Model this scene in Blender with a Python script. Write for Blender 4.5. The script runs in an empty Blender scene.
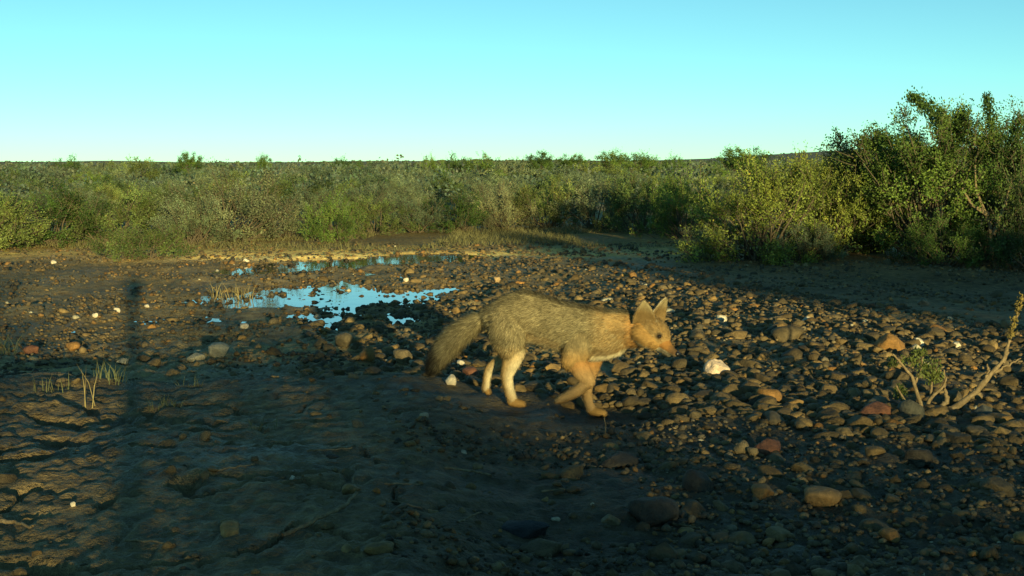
import bpy, bmesh, math, random
import numpy as np
from mathutils import Vector, Matrix, Euler
random.seed(7)
rng = np.random.default_rng(11)
scene = bpy.context.scene
COL = scene.collection
# ------------------------------------------------------------------ camera
W, H, F = 1024, 576, 1308.0           # picture size and focal length in pixels
EYE = 168.0                            # picture row of the eye level
CZ = 0.85                              # camera height
PITCH = math.atan((H / 2 - EYE) / F)
cam_d = bpy.data.cameras.new("camera")
cam_d.sensor_width = 36.0
cam_d.lens = 36.0 * F / W
cam_d.clip_start = 0.02
cam_d.clip_end = 20000
cam = bpy.data.objects.new("camera", cam_d)
COL.objects.link(cam)
cam.location = (0, 0, CZ)
cam.rotation_euler = (math.radians(90) - PITCH, 0, 0)
scene.camera = cam

def ray(px, py):
    u, v = (px - W / 2) / F, (H / 2 - py) / F
    c, s = math.cos(PITCH), math.sin(PITCH)
    return np.array([u, c + v * s, -s + v * c])
def at_depth(px, py, Y):
    r = ray(px, py); t = Y / r[1]
    return np.array([0, 0, CZ]) + r * t
def at_z(px, py, z=0.0):
    r = ray(px, py); t = (z - CZ) / r[2]
    return np.array([0, 0, CZ]) + r * t
def to_px(P):
    P = np.atleast_2d(P); c, s = math.cos(PITCH), math.sin(PITCH)
    z = P[:, 2] - CZ
    f = np.maximum(P[:, 1] * c - z * s, 1e-3); up = P[:, 1] * s + z * c
    return W / 2 + F * P[:, 0] / f, H / 2 - F * up / f

# ------------------------------------------------------------------ sky and sun
LIGHT = ray(137, 287); LIGHT /= np.linalg.norm(LIGHT)      # the way the sunlight travels
SUN_EL = math.asin(-LIGHT[2])
SUN_AZ = math.atan2(-LIGHT[0], -LIGHT[1])                  # from +Y clockwise, towards the sun
SLOPE = math.tan(SUN_EL)
world = bpy.data.worlds.new("World"); scene.world = world
world.use_nodes = True
nt = world.node_tree; nt.nodes.clear()
sky = nt.nodes.new("ShaderNodeTexSky"); sky.sky_type = 'NISHITA'
sky.sun_disc = False
sky.sun_elevation = SUN_EL
sky.sun_rotation = SUN_AZ
sky.altitude = 300; sky.air_density = 0.58; sky.dust_density = 0.0; sky.ozone_density = 1.0
tint = nt.nodes.new("ShaderNodeMix"); tint.data_type = 'RGBA'; tint.blend_type = 'MULTIPLY'
tint.inputs[0].default_value = 1.0
tint.inputs[7].default_value = (0.80, 1.48, 1.36, 1)
bg = nt.nodes.new("ShaderNodeBackground"); bg.inputs[1].default_value = 0.092
wo = nt.nodes.new("ShaderNodeOutputWorld")
nt.links.new(sky.outputs[0], tint.inputs[6]); nt.links.new(tint.outputs[2], bg.inputs[0]); nt.links.new(bg.outputs[0], wo.inputs[0])
sd = bpy.data.lights.new("sun", 'SUN'); sd.energy = 5.0; sd.angle = math.radians(0.7); sd.color = (1.0, 0.86, 0.40)
sun = bpy.data.objects.new("sun", sd); COL.objects.link(sun)
sun.rotation_euler = Vector(LIGHT).to_track_quat('-Z', 'Y').to_euler()
sun.location = (5, -15, 8)
vs = scene.view_settings
vs.view_transform = 'Standard'; vs.look = 'None'; vs.gamma = 1.0; vs.exposure = 0.55; vs.use_curve_mapping = False
scene.render.engine = 'CYCLES'
scene.cycles.max_bounces = 6; scene.cycles.diffuse_bounces = 3; scene.cycles.transparent_max_bounces = 4

# ------------------------------------------------------------------ helpers
def hash2(ix, iy, seed):
    h = (ix.astype(np.int64) * 374761393 + iy.astype(np.int64) * 668265263 + seed * 1442695041) & 0xFFFFFFFF
    h = ((h ^ (h >> 13)) * 1274126177) & 0xFFFFFFFF
    return ((h ^ (h >> 16)) & 0xFFFFFF) / float(0xFFFFFF)
def vnoise(x, y, seed=0):
    ix, iy = np.floor(x), np.floor(y); fx, fy = x - ix, y - iy
    fx = fx * fx * (3 - 2 * fx); fy = fy * fy * (3 - 2 * fy)
    a, b = hash2(ix, iy, seed), hash2(ix + 1, iy, seed)
    c, d = hash2(ix, iy + 1, seed), hash2(ix + 1, iy + 1, seed)
    return (a * (1 - fx) + b * fx) * (1 - fy) + (c * (1 - fx) + d * fx) * fy
def fbm(x, y, seed=0, octv=4, gain=0.5):
    s, a, t = 0, 1.0, 0
    for o in range(octv):
        s = s + a * (vnoise(x * 2 ** o + 17.3 * o, y * 2 ** o - 9.1 * o, seed + o) - 0.5); t += a; a *= gain
    return s / t * 2
def sstep(a, b, x):
    t = np.clip((x - a) / (b - a), 0, 1); return t * t * (3 - 2 * t)

def mesh(name, verts, faces, mat=None, color=None, smooth=False, mats=None, fmat=None):
    """faces: (n,k) int array, or a list of such arrays"""
    me = bpy.data.meshes.new(name)
    verts = np.asarray(verts, dtype=np.float32).reshape(-1, 3)
    if not isinstance(faces, list): faces = [faces]
    faces = [np.asarray(f, dtype=np.int32) for f in faces if len(f)]
    loops = np.concatenate([f.ravel() for f in faces])
    tot = np.concatenate([np.full(len(f), f.shape[1], dtype=np.int32) for f in faces])
    start = np.concatenate([[0], np.cumsum(tot)[:-1]]).astype(np.int32)
    me.vertices.add(len(verts)); me.vertices.foreach_set("co", verts.ravel())
    me.loops.add(len(loops)); me.loops.foreach_set("vertex_index", loops)
    me.polygons.add(len(tot)); me.polygons.foreach_set("loop_start", start); me.polygons.foreach_set("loop_total", tot)
    for m in (mats or ([mat] if mat else [])): me.materials.append(m)
    if fmat is not None: me.polygons.foreach_set("material_index", np.asarray(fmat, dtype=np.int32))
    me.update(calc_edges=True)
    if smooth: me.polygons.foreach_set("use_smooth", np.ones(len(tot), dtype=bool))
    if color is not None:
        ca = me.color_attributes.new("tone", 'FLOAT_COLOR', 'POINT')
        c = np.ones((len(verts), 4), dtype=np.float32); c[:, :3] = color
        ca.data.foreach_set("color", c.ravel())
    return me
def obj(name, me, parent=None, loc=None):
    o = bpy.data.objects.new(name, me); COL.objects.link(o)
    if parent: o.parent = parent
    if loc is not None: o.location = loc
    return o
def tag(o, label, cat, group=None):
    o["label"] = label; o["category"] = cat
    if group: o["group"] = group
    return o
def empty(name, loc):
    o = bpy.data.objects.new(name, None); COL.objects.link(o); o.location = loc; o.empty_display_size = 0.1
    return o
def norm(v): return v / np.maximum(np.linalg.norm(v, axis=-1, keepdims=True), 1e-9)

def tubes(lines, sides=5):
    """lines: list of (points (n,3), radii (n)) -> verts, quads"""
    V, Q, off = [], [], 0
    for P, R in lines:
        P = np.asarray(P, float); R = np.asarray(R, float); n = len(P)
        T = norm(np.gradient(P, axis=0))
        ref = np.array([0.31, 0.77, 0.55]) if abs(T[0] @ np.array([0.31, 0.77, 0.55])) < .9 else np.array([1., 0, 0])
        A = norm(np.cross(T, ref)); B = np.cross(T, A)
        a = np.arange(sides) / sides * 2 * np.pi
        ring = P[:, None] + R[:, None, None] * (np.cos(a)[None, :, None] * A[:, None] + np.sin(a)[None, :, None] * B[:, None])
        V.append(ring.reshape(-1, 3))
        i = np.arange(n - 1)[:, None] * sides; k = np.arange(sides)[None]; k2 = (k + 1) % sides
        Q.append((np.stack([i + k, i + k2, i + sides + k2, i + sides + k], -1) + off).reshape(-1, 4))
        off += n * sides
    return np.concatenate(V), np.concatenate(Q)

# ------------------------------------------------------------------ materials
def mat_new(name):
    m = bpy.data.materials.new(name); m.use_nodes = True
    return m, m.node_tree, m.node_tree.nodes["Principled BSDF"]
def nd(t, kind, **kw):
    n = t.nodes.new(kind)
    for k, v in kw.items(): setattr(n, k, v)
    return n
def ramp(t, fac, stops):
    r = nd(t, "ShaderNodeValToRGB")
    while len(r.color_ramp.elements) < len(stops): r.color_ramp.elements.new(0.5)
    for e, (p, c) in zip(r.color_ramp.elements, stops):
        e.position = p; e.color = (*c, 1)
    t.links.new(fac, r.inputs[0]); return r.outputs[0]
def mixc(t, mode, a, b, fac=1.0):
    m = nd(t, "ShaderNodeMix", data_type='RGBA', blend_type=mode)
    for sock, v in ((m.inputs[0], fac), (m.inputs[6], a), (m.inputs[7], b)):
        if isinstance(v, (int, float)): sock.default_value = v
        elif isinstance(v, tuple): sock.default_value = (*v, 1)
        else: t.links.new(v, sock)
    return m.outputs[2]
def noise(t, vec, scale, detail=4, rough=0.6):
    n = nd(t, "ShaderNodeTexNoise"); n.inputs["Scale"].default_value = scale
    n.inputs["Detail"].default_value = detail; n.inputs["Roughness"].default_value = rough
    if vec is not None: t.links.new(vec, n.inputs["Vector"])
    return n.outputs["Fac"]
def bump(t, h, strength, dist, bsdf):
    b = nd(t, "ShaderNodeBump"); b.inputs["Strength"].default_value = strength; b.inputs["Distance"].default_value = dist
    t.links.new(h, b.inputs["Height"]); t.links.new(b.outputs[0], bsdf.inputs["Normal"])

def m_ground():
    m, t, b = mat_new("waterhole_mud")
    g = nd(t, "ShaderNodeNewGeometry").outputs["Position"]
    n1 = noise(t, g, 1.3, 5); n2 = noise(t, g, 14, 6, .7); n3 = noise(t, g, 70, 3)
    c = ramp(t, n2, [(0.28, (0.035, 0.026, 0.014)), (0.5, (0.085, 0.064, 0.034)), (0.72, (0.16, 0.12, 0.062))])
    at = nd(t, "ShaderNodeAttribute", attribute_name="tone").outputs["Color"]
    c = mixc(t, 'MULTIPLY', c, at)
    c = mixc(t, 'OVERLAY', c, ramp(t, n1, [(0.3, (.36, .36, .36)), (.7, (.62, .61, .6))]), 0.7)
    t.links.new(c, b.inputs["Base Color"])
    r = nd(t, "ShaderNodeMapRange"); r.inputs[1].default_value = .3; r.inputs[2].default_value = .7
    r.inputs[3].default_value = .55; r.inputs[4].default_value = .95
    t.links.new(n1, r.inputs[0]); t.links.new(r.outputs[0], b.inputs["Roughness"])
    b.inputs["Specular IOR Level"].default_value = 0.25
    h = nd(t, "ShaderNodeMath", operation='ADD'); t.links.new(n2, h.inputs[0]); t.links.new(n3, h.inputs[1])
    bump(t, h.outputs[0], 0.9, 0.025, b)
    return m
def m_stone(use_obj):
    m, t, b = mat_new("stone_surface" if use_obj else "rubble_surface")
    tc = nd(t, "ShaderNodeNewGeometry").outputs["Position"]
    base = nd(t, "ShaderNodeObjectInfo").outputs["Color"] if use_obj else nd(t, "ShaderNodeAttribute", attribute_name="tone").outputs["Color"]
    n1 = noise(t, tc, 45, 6, .7); n2 = noise(t, tc, 160, 3)
    c = mixc(t, 'MULTIPLY', base, ramp(t, n1, [(0.25, (.42, .40, .38)), (0.5, (.9, .9, .9)), (.75, (1.5, 1.42, 1.3))]))
    t.links.new(c, b.inputs["Base Color"])
    b.inputs["Roughness"].default_value = 0.75; b.inputs["Specular IOR Level"].default_value = .3
    h = nd(t, "ShaderNodeMath", operation='ADD'); t.links.new(n1, h.inputs[0]); t.links.new(n2, h.inputs[1])
    bump(t, h.outputs[0], 0.6, 0.008, b)
    return m
def m_leaf(name, dark, mid, light):
    m, t, b = mat_new(name)
    at = nd(t, "ShaderNodeAttribute", attribute_name="tone").outputs["Color"]
    oi = nd(t, "ShaderNodeObjectInfo").outputs["Random"]
    g = nd(t, "ShaderNodeNewGeometry").outputs["Position"]
    n = noise(t, g, 3.0, 3)
    c = ramp(t, n, [(0.25, dark), (0.5, mid), (0.75, light)])
    c = mixc(t, 'MULTIPLY', c, at)
    c = mixc(t, 'MULTIPLY', c, ramp(t, oi, [(0, (.50, .60, .66)), (.5, (.95, 1, 1.02)), (1, (1.3, 1.24, 1.2))]))
    t.links.new(c, b.inputs["Base Color"])
    b.inputs["Roughness"].default_value = 0.6; b.inputs["Specular IOR Level"].default_value = .25
    tr = nd(t, "ShaderNodeBsdfTranslucent"); t.links.new(c, tr.inputs[0])
    mx = nd(t, "ShaderNodeMixShader"); mx.inputs[0].default_value = 0.22
    out = t.nodes["Material Output"]
    t.links.new(b.outputs[0], mx.inputs[1]); t.links.new(tr.outputs[0], mx.inputs[2]); t.links.new(mx.outputs[0], out.inputs[0])
    return m
def m_bark(name, a, bcol):
    m, t, b = mat_new(name)
    g = nd(t, "ShaderNodeNewGeometry").outputs["Position"]
    n = noise(t, g, 60, 5, .7)
    t.links.new(ramp(t, n, [(0.3, a), (0.7, bcol)]), b.inputs["Base Color"])
    b.inputs["Roughness"].default_value = .9; b.inputs["Specular IOR Level"].default_value = .15
    bump(t, n, .6, .006, b); return m
def m_tone(name, rough=0.8, spec=.2, mul=None):
    m, t, b = mat_new(name)
    at = nd(t, "ShaderNodeAttribute", attribute_name="tone").outputs["Color"]
    g = nd(t, "ShaderNodeNewGeometry").outputs["Position"]
    c = mixc(t, 'MULTIPLY', at, ramp(t, noise(t, g, 40, 3), [(0.3, (.8, .8, .8)), (.7, (1.15, 1.15, 1.15))]))
    t.links.new(c, b.inputs["Base Color"]); b.inputs["Roughness"].default_value = rough
    b.inputs["Specular IOR Level"].default_value = spec; return m
def m_plain(name, col, rough=.5, spec=.5):
    m, t, b = mat_new(name)
    g = nd(t, "ShaderNodeNewGeometry").outputs["Position"]
    t.links.new(ramp(t, noise(t, g, 80, 3), [(.3, tuple(.85 * x for x in col)), (.7, tuple(1.1 * x for x in col))]), b.inputs["Base Color"])
    b.inputs["Roughness"].default_value = rough; b.inputs["Specular IOR Level"].default_value = spec; return m
def m_water():
    m, t, b = mat_new("pool_water")
    b.inputs["Base Color"].default_value = (0.035, 0.032, 0.02, 1)
    b.inputs["Roughness"].default_value = 0.03; b.inputs["IOR"].default_value = 1.52
    g = nd(t, "ShaderNodeNewGeometry").outputs["Position"]
    bump(t, noise(t, g, 5, 2), .05, .02, b); return m

M_GROUND, M_STONE, M_RUBBLE = m_ground(), m_stone(True), m_stone(False)
M_LEAF = [m_leaf("green_leaves", (.075, .105, .026), (.125, .162, .042), (.175, .21, .06)),
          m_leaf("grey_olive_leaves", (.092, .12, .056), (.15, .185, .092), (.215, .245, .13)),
          m_leaf("deep_green_leaves", (.055, .098, .02), (.10, .16, .03), (.15, .215, .04)),
          m_leaf("yellow_green_leaves", (.11, .14, .022), (.18, .215, .038), (.25, .28, .055)),
          m_leaf("pale_olive_leaves", (.15, .16, .075), (.22, .23, .11), (.30, .30, .15))]
M_BARK = m_bark("shrub_bark", (.06, .045, .028), (.17, .135, .085))
M_DEAD = m_bark("weathered_wood", (.10, .07, .035), (.30, .22, .12))
M_GRASS = m_tone("dry_grass_blades", .8)
M_WATER = m_water()

# ------------------------------------------------------------------ terrain
FOXD = 4.5
PAWS = []                                        # planted paws fill this: (x, y, z)
def paw(px, py, off): p = at_depth(px, py, FOXD + off); PAWS.append(p); return p
paw(516, 407, .00); paw(597, 416, -.02); paw(487, 393, .12)
WATER_Z = -0.034
POOLS = [  # px, py, half width px, half height px, depth
    (318, 297, 44, 14, .055), (285, 293, 60, 7, .010), (425, 300, 42, 7, .05), (372, 320, 44, 8, .10), (335, 310, 26, 8, .05), (205, 297, 40, 5, .012),
    (330, 264, 60, 5, .035), (430, 258, 60, 4, .03), (395, 262, 40, 3, .03), (250, 272, 40, 4, .03), (360, 300, 40, 8, .035)]
POOLW = []
for px, py, hw, hh, dp in POOLS:
    c = at_z(px, py, WATER_Z); a = at_z(px, py - hh, WATER_Z); b = at_z(px, py + hh, WATER_Z)
    POOLW.append((c[0], c[1], hw / F * c[1], (a[1] - b[1]) / 2, dp))
def crest(x, y):
    u = x / np.maximum(y, .5)                    # across the view
    return np.interp(u, [-.6, -.39, -.07, .037, .145, .39, .7], [4.9, 4.75, 4.75, 4.5, 4.15, 3.6, 3.4])
def terrain(x, y, fine=True):
    x = np.asarray(x, float); y = np.asarray(y, float)
    d = np.hypot(x, y); u = x / np.maximum(y, .5)
    front = sstep(.3, 1.0, y)
    dc = crest(x, y) + .12 * fbm(x * 1.5, y * 1.5, 5, 3)
    side = 1 - sstep(-.05, .2, u)                # 1 on the left, 0 on the right
    bank = (1 - sstep(-.15, .75, y - dc)) * (.012 + .07 * (1 - sstep(-.10, .03, u))) * front
    z = bank + (1 - front) * .03
    z = z - .02 * sstep(0, 1, y - dc) * side
    # stone mound right of the middle
    mx = np.exp(-((y - 6.1 - .1 * x) / 1.5) ** 2) * sstep(-.8, .9, x) * (1 - sstep(3.4, 4.6, x))
    z = z + .05 * mx
    z = z - .03 * np.exp(-((y - 9.5) / 2.2) ** 2) * sstep(1.2, 2.6, x)
    for cx, cy, rx, ry, dp in POOLW:
        z = z - dp * 1.45 * np.exp(-(((x - cx) / rx) ** 2 + ((y - cy) / ry) ** 2) ** 1.5)
    near_pool = np.exp(-(((x + 1.6) / 2.4) ** 2 + ((y - 9.4) / 3.0) ** 2) ** 2)
    z = z + near_pool * (.046 * fbm(x * 3.4, y * 2.0, 81, 3) + .003)
    flo = WATER_Z - .011 + .030 * fbm(x * 6.5, y * 3.2, 83, 3)
    z = np.where(near_pool > .3, np.maximum(z, flo), z)
    z = z + .012 * np.exp(-((y - np.interp(x, [-4, -1], [12.3, 12.9])) / .3) ** 2) * sstep(-4.4, -3, x) * (1 - sstep(-.6, .3, x))
    # far plain: rises gently, a hill on the right
    z = z + .0056 * np.maximum(d - 24, 0) * np.clip(1.0 - d / 4500, .4, 1) + .10 * sstep(13.5, 22, y) * 1.0
    az = np.arctan2(x, y)
    z = z + 12.0 * np.exp(-((d - 1000) / 380) ** 2) * np.exp(-((az - .29) / .13) ** 2)
    z = z + .0032 * d * sstep(80, 260, d) * fbm(az * 7 + 3, d * .002, 15, 3)
    damp = 1 / (1 + (d / 14) ** 2)
    z = z + .035 * fbm(x * .9, y * .9, 21, 3) * damp * sstep(.4, 2, d)
    rough = np.clip(.55 + .8 * fbm(x * .7, y * .7, 31, 2), .15, 1.1)
    z = z + .030 * fbm(x * 5, y * 5, 41, 3) * damp * rough * (1 - .5 * (1 - sstep(-.3, .3, y - dc)) * (1 - sstep(-.1, .1, u)))
    nf = 0
    if fine:
        nf = .016 * fbm(x * 22, y * 22, 51, 3, .6) + .012 * fbm(x * 9, y * 9, 52, 2)
        z = z + (.016 + .012 * sstep(5, 6, y)) * fbm(x * 22, y * 22, 51, 3, .6) * damp * rough
        # cracked crust on the near left bank
        cr = np.abs(vnoise(x * 2.6 + .9 * fbm(x * 5, y * 5, 61, 2), y * 3.6 + .8 * fbm(x * 4, y * 4, 66, 2), 62) - .5)
        msk = (1 - sstep(-.25, .05, u)) * (1 - sstep(-.3, .1, y - dc)) * front
        z = z - .034 * (1 - sstep(0, .03, cr)) * msk * sstep(.35, .6, vnoise(x * 1.3, y * 1.3, 64))
        cr2 = np.abs(vnoise(x * 9, y * 12, 63) - .5)
        z = z - .006 * (1 - sstep(0, .08, cr2)) * msk + .006 * fbm(x * 40, y * 40, 65, 2) * msk
    if fine:
        clod = sstep(.15, .75, fbm(x * 13, y * 13, 85, 2) + .5) * sstep(.3, .7, vnoise(x * 2.1, y * 2.1, 86))
        z = z + (.008 * clod + .007 * fbm(x * 30, y * 30, 87, 2)) * (1 - sstep(.0, .6, y - dc)) * front
    wsum, zs, wm = 1e-9, 0, 0
    for p in PAWS:
        r2 = (x - p[0]) ** 2 + (y + .06 - p[1]) ** 2
        w = np.exp(-r2 / (2 * .06 ** 2)); wsum = wsum + w; zs = zs + w * (p[2] - .004); wm = np.maximum(wm, np.exp(-(r2 / (2 * .17 ** 2)) ** 1.5))
    return z * (1 - wm) + wm * (np.where(wsum > 1e-6, zs / wsum, z) + nf * .8 * (1 - np.clip(wsum, 0, 1)))
def tz(x, y): return float(terrain(np.array([x]), np.array([y]))[0])
def ground_px(px, py):
    z = 0.0
    for _ in range(12):
        p = at_z(px, py, z); z = .5 * z + .5 * tz(p[0], p[1])
    p = at_z(px, py, z); p[2] = tz(p[0], p[1]); return p

th = np.concatenate([np.radians(np.linspace(-26, 26, 540)), np.radians(np.linspace(26, 334, 92))[1:-1]])
ra = np.concatenate([np.geomspace(.25, 1.6, 16)[:-1], np.geomspace(1.6, 26, 480)[:-1], np.geomspace(26, 6000, 130)])
RR, TT = np.meshgrid(ra, th, indexing='ij')
gx, gy = RR * np.sin(TT), RR * np.cos(TT)
gz = terrain(gx, gy)
nr, nth = RR.shape
V = np.stack([gx, gy, gz], -1).reshape(-1, 3)
ii = np.arange(nr - 1)[:, None] * nth; kk = np.arange(nth)[None]; k2 = (kk + 1) % nth
Q = np.stack([ii + kk, ii + nth + kk, ii + nth + k2, ii + k2], -1).reshape(-1, 4)
V = np.concatenate([V, [[0, 0, tz(0, 0)]]])
cen = len(V) - 1
T3 = np.stack([np.arange(nth), (np.arange(nth) + 1) % nth, np.full(nth, cen)], -1)
# soil colour: wet dark mud by the pools, paler dried crust, sunlight painted into the mud, straw coloured litter under the scrub
dpx, dpy = to_px(V)
wet = np.clip((V[:, 2] - WATER_Z) / .07, 0, 1)
soil = np.stack([np.full(len(V), 1.0)] * 3, -1)
nz = .5 + .5 * fbm(V[:, 0] * 1.1, V[:, 1] * 1.1, 71, 3)
soil *= (.8 + .7 * nz)[:, None]
soil *= (.62 + .38 * wet)[:, None]
dry = sstep(11.8, 14.6, V[:, 1] + 1.2 * fbm(V[:, 0] * .6, V[:, 1] * .6, 72, 3))
soil = soil * (1 - dry)[:, None] + dry[:, None] * np.array([3.2, 2.9, 1.7]) * (.8 + .5 * nz)[:, None]
# a pale silt bar on the far shore of the pool
cbar = [at_z(300, 262), at_z(420, 256)]
bar = np.exp(-((V[:, 1] - np.interp(V[:, 0], [-4, -1], [12.3, 12.9])) / .5) ** 2) * sstep(-4.4, -3, V[:, 0]) * (1 - sstep(-.6, .3, V[:, 0]))
soil = soil * (1 + 1.7 * bar * (.3 + 1.2 * nz))[:, None]
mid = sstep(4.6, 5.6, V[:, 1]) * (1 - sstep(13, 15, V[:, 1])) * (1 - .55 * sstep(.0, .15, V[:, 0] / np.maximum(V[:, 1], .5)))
soil = soil * (1 + 3.2 * mid[:, None] * np.array([1.0, .9, .6]))  # warm sunlight painted into the mid-ground mud, weaker on the right
sun_left = (1 - sstep(-.2, .05, V[:, 0] / np.maximum(V[:, 1], .5))) * (1 - sstep(4.3, 5, V[:, 1]))
soil = soil * (1 + .8 * sun_left[:, None] * np.array([1.0, .85, .5]))  # near left bank coloured warmer and brighter to stand in for sun patches
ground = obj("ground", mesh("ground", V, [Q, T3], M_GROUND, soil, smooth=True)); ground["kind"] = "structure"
wx0, wx1, wy0, wy1 = -2.55, -.3, 7.0, 13.6
n = 24
wxs, wys = np.meshgrid(np.linspace(wx0, wx1, n), np.linspace(wy0, wy1, n), indexing='ij')
wv = np.stack([wxs, wys, np.full_like(wxs, WATER_Z)], -1).reshape(-1, 3)
wi = (np.arange(n - 1)[:, None] * n + np.arange(n - 1)[None]).ravel()
pond = obj("shallow_water", mesh("shallow_water", wv, np.stack([wi, wi + n, wi + n + 1, wi + 1], -1), M_WATER)); pond["kind"] = "structure"

# ------------------------------------------------------------------ shrubs
def shrub_data(seed, w=1.6, h=1.0, lobes=42, twigs=13, leaves=34, leaf=.0225, up=.5, lift=.08, loose=.2, tall=0):
    r = np.random.default_rng(seed)
    a = r.uniform(0, 2 * np.pi, lobes); el = np.arcsin(r.uniform(.0, 1, lobes))
    fill = r.uniform(.45, .95, lobes) * (1 + .25 * np.sin(a * 3 + seed) * np.cos(el))
    C = np.stack([np.cos(a) * np.cos(el) * w / 2 * fill, np.sin(a) * np.cos(el) * w / 2 * fill, lift * h + np.sin(el) * h * .86 * fill], -1)
    for i in range(tall):                         # shoots that stand out above the crown
        C[i] = [r.uniform(-.36, .36) * w, r.uniform(-.3, .3) * w, 0]; C[i][2] = h * r.uniform(.55, .98) * (1 - .5 * abs(C[i][0] / w))
    lines = []
    base = np.array([0, 0, -.05])
    nst = 7
    for i in range(lobes):
        b = base + np.array([*(r.normal(0, .05, 2) * w), 0])
        mid = b * .5 + C[i] * .5 + r.normal(0, .06, 3) * [1, 1, .5] + [0, 0, -.05 * h]
        t = np.linspace(0, 1, 6)[:, None]
        P = (1 - t) ** 2 * b + 2 * t * (1 - t) * mid + t * t * C[i]
        P[1:-1] += r.normal(0, .012, (4, 3))
        lines.append((P, np.linspace(r.uniform(.010, .022), .004, 6) * (w / 1.6)))
    out = norm(C - np.array([0, 0, h * .25]))
    # twigs of each lobe
    n = lobes * twigs
    li = np.repeat(np.arange(lobes), twigs)
    d = norm(out[li] * r.uniform(.2, 1.1, (n, 1)) + r.normal(0, .62, (n, 3)) + [0, 0, up])
    L = r.uniform(.07, .23, n) * (w / 1.6) * (1 + .3 * r.normal(0, 1, lobes)[li].clip(-1, 1.6))
    S = C[li] + r.normal(0, .045, (n, 3)) * (w / 1.6)
    E = S + d * L[:, None] + [0, 0, .03]
    E[:, 2] = np.maximum(E[:, 2], .02)
    keep = r.random(n) < .55
    for s, e in zip(S[keep], E[keep]): lines.append((np.array([s, (s + e) / 2 + [0, 0, -.008], e]), np.array([.0045, .0035, .002])))
    tv, tq = tubes(lines, 4)
    # leaves along twigs
    m = n * leaves
    ti = np.repeat(np.arange(n), leaves)
    u = r.uniform(.1, 1.08, m)[:, None]
    P = S[ti] * (1 - u) + E[ti] * u + r.normal(0, .016 + .02 * loose, (m, 3))
    ax = norm(d[ti] * .7 + r.normal(0, .6, (m, 3)))
    sd_ = norm(np.cross(ax, r.normal(0, 1, (m, 3))))
    ls = leaf * r.uniform(.6, 1.4, (m, 1))
    q = np.stack([P - ax * ls * .5, P + sd_ * ls * .3, P + ax * ls * .6, P - sd_ * ls * .3], 1)
    lv = q.reshape(-1, 3); lq = np.arange(m * 4).reshape(-1, 4)
    lt = 1 + .30 * r.normal(0, 1, lobes)[li][ti].clip(-1.5, 1.8) + .05 * r.normal(0, 1, m)
    yel = np.clip(.35 + .5 * r.normal(0, 1, lobes)[li][ti], 0, 1)
    tone = lt.clip(.4, 1.8)[:, None] * (1 + yel[:, None] * np.array([.12, .03, -.06]))
    # old straw coloured leaves
    old = r.random(m) < .02
    tone[old] = tone[old] * np.array([1.7, 1.15, .9])
    return tv, tq, lv, lq, np.repeat(tone, 4, axis=0), h
VAR = []
def variant(seed, lm, **kw):
    tv, tq, lv, lq, tone, h = shrub_data(seed, **kw)
    st = mesh("shrub_stems", tv, tq, M_BARK, smooth=True)
    cr = mesh("shrub_crown", lv, lq, M_LEAF[lm], tone)
    # single mesh form for far copies
    l4 = lv.reshape(-1, 4, 3)[::3]; l4 = (l4.mean(1, keepdims=True) + (l4 - l4.mean(1, keepdims=True)) * 1.65).reshape(-1, 3); t4 = tone.reshape(-1, 4, 3)[::3].reshape(-1, 3)
    lf4 = np.arange(len(l4)).reshape(-1, 4); ns = 42 * 5 * 4; tf = tq[:ns]
    far = mesh("shrub_far", np.concatenate([l4, tv]), [lf4, tf + len(l4)], None, np.concatenate([t4, np.ones((len(tv), 3))]),
               mats=[M_LEAF[lm], M_BARK], fmat=np.r_[np.zeros(len(lf4)), np.ones(len(tf))])
    VAR.append((st, cr, far, 2 * np.percentile(np.abs(lv[:, :2]), 96), np.percentile(lv[:, 2], 99.6)))
    return len(VAR) - 1
for s in range(3): variant(100 + s, 0)
VAR.append(VAR[0])
for s in range(2): variant(120 + s, 1, twigs=14, leaves=28, up=.8, loose=.3, leaf=.021)
VAR.append(VAR[4])
for s in range(2): variant(140 + s, 2, lobes=48, leaves=32)
VAR.append(VAR[7])
variant(160, 2, w=1.5, h=1.45, lobes=92, twigs=15, leaves=28, up=.3, tall=38, lift=.12)      # 10 tall
variant(161, 2, w=1.6, h=1.5, lobes=86, twigs=15, leaves=28, up=.4, tall=36, lift=.2)        # 11 tall, bare foot
variant(162, 3, w=1.8, h=1.15, lobes=70, twigs=14, leaves=30, up=.4, tall=4, lift=.05)      # 12 broad
variant(163, 0, w=1.3, h=.5, lobes=34, twigs=14, leaves=18, up=.6, lift=.02)                # 13 low
variant(164, 4, w=1.8, h=1.0, lobes=52, twigs=13, leaves=28, up=.9, tall=8, leaf=.021)         # 14 pale
def shrub(name, v, x, y, w, h, rot, label, cat="shrub", group=None, parts=True, z=None, tilt=0):
    st, cr, far, vw, vh = VAR[v]
    z = tz(x, y) if z is None else z
    if parts:
        o = empty(name, (x, y, z - .01))
        obj("stems", st, o); obj("crown", cr, o)
    else:
        o = obj(name, far, None, (x, y, z - .01))
    o.scale = (w / vw, w / vw, h / vh); o.rotation_euler = (tilt, 0, rot)
    tag(o, label, cat, group); return o
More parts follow.
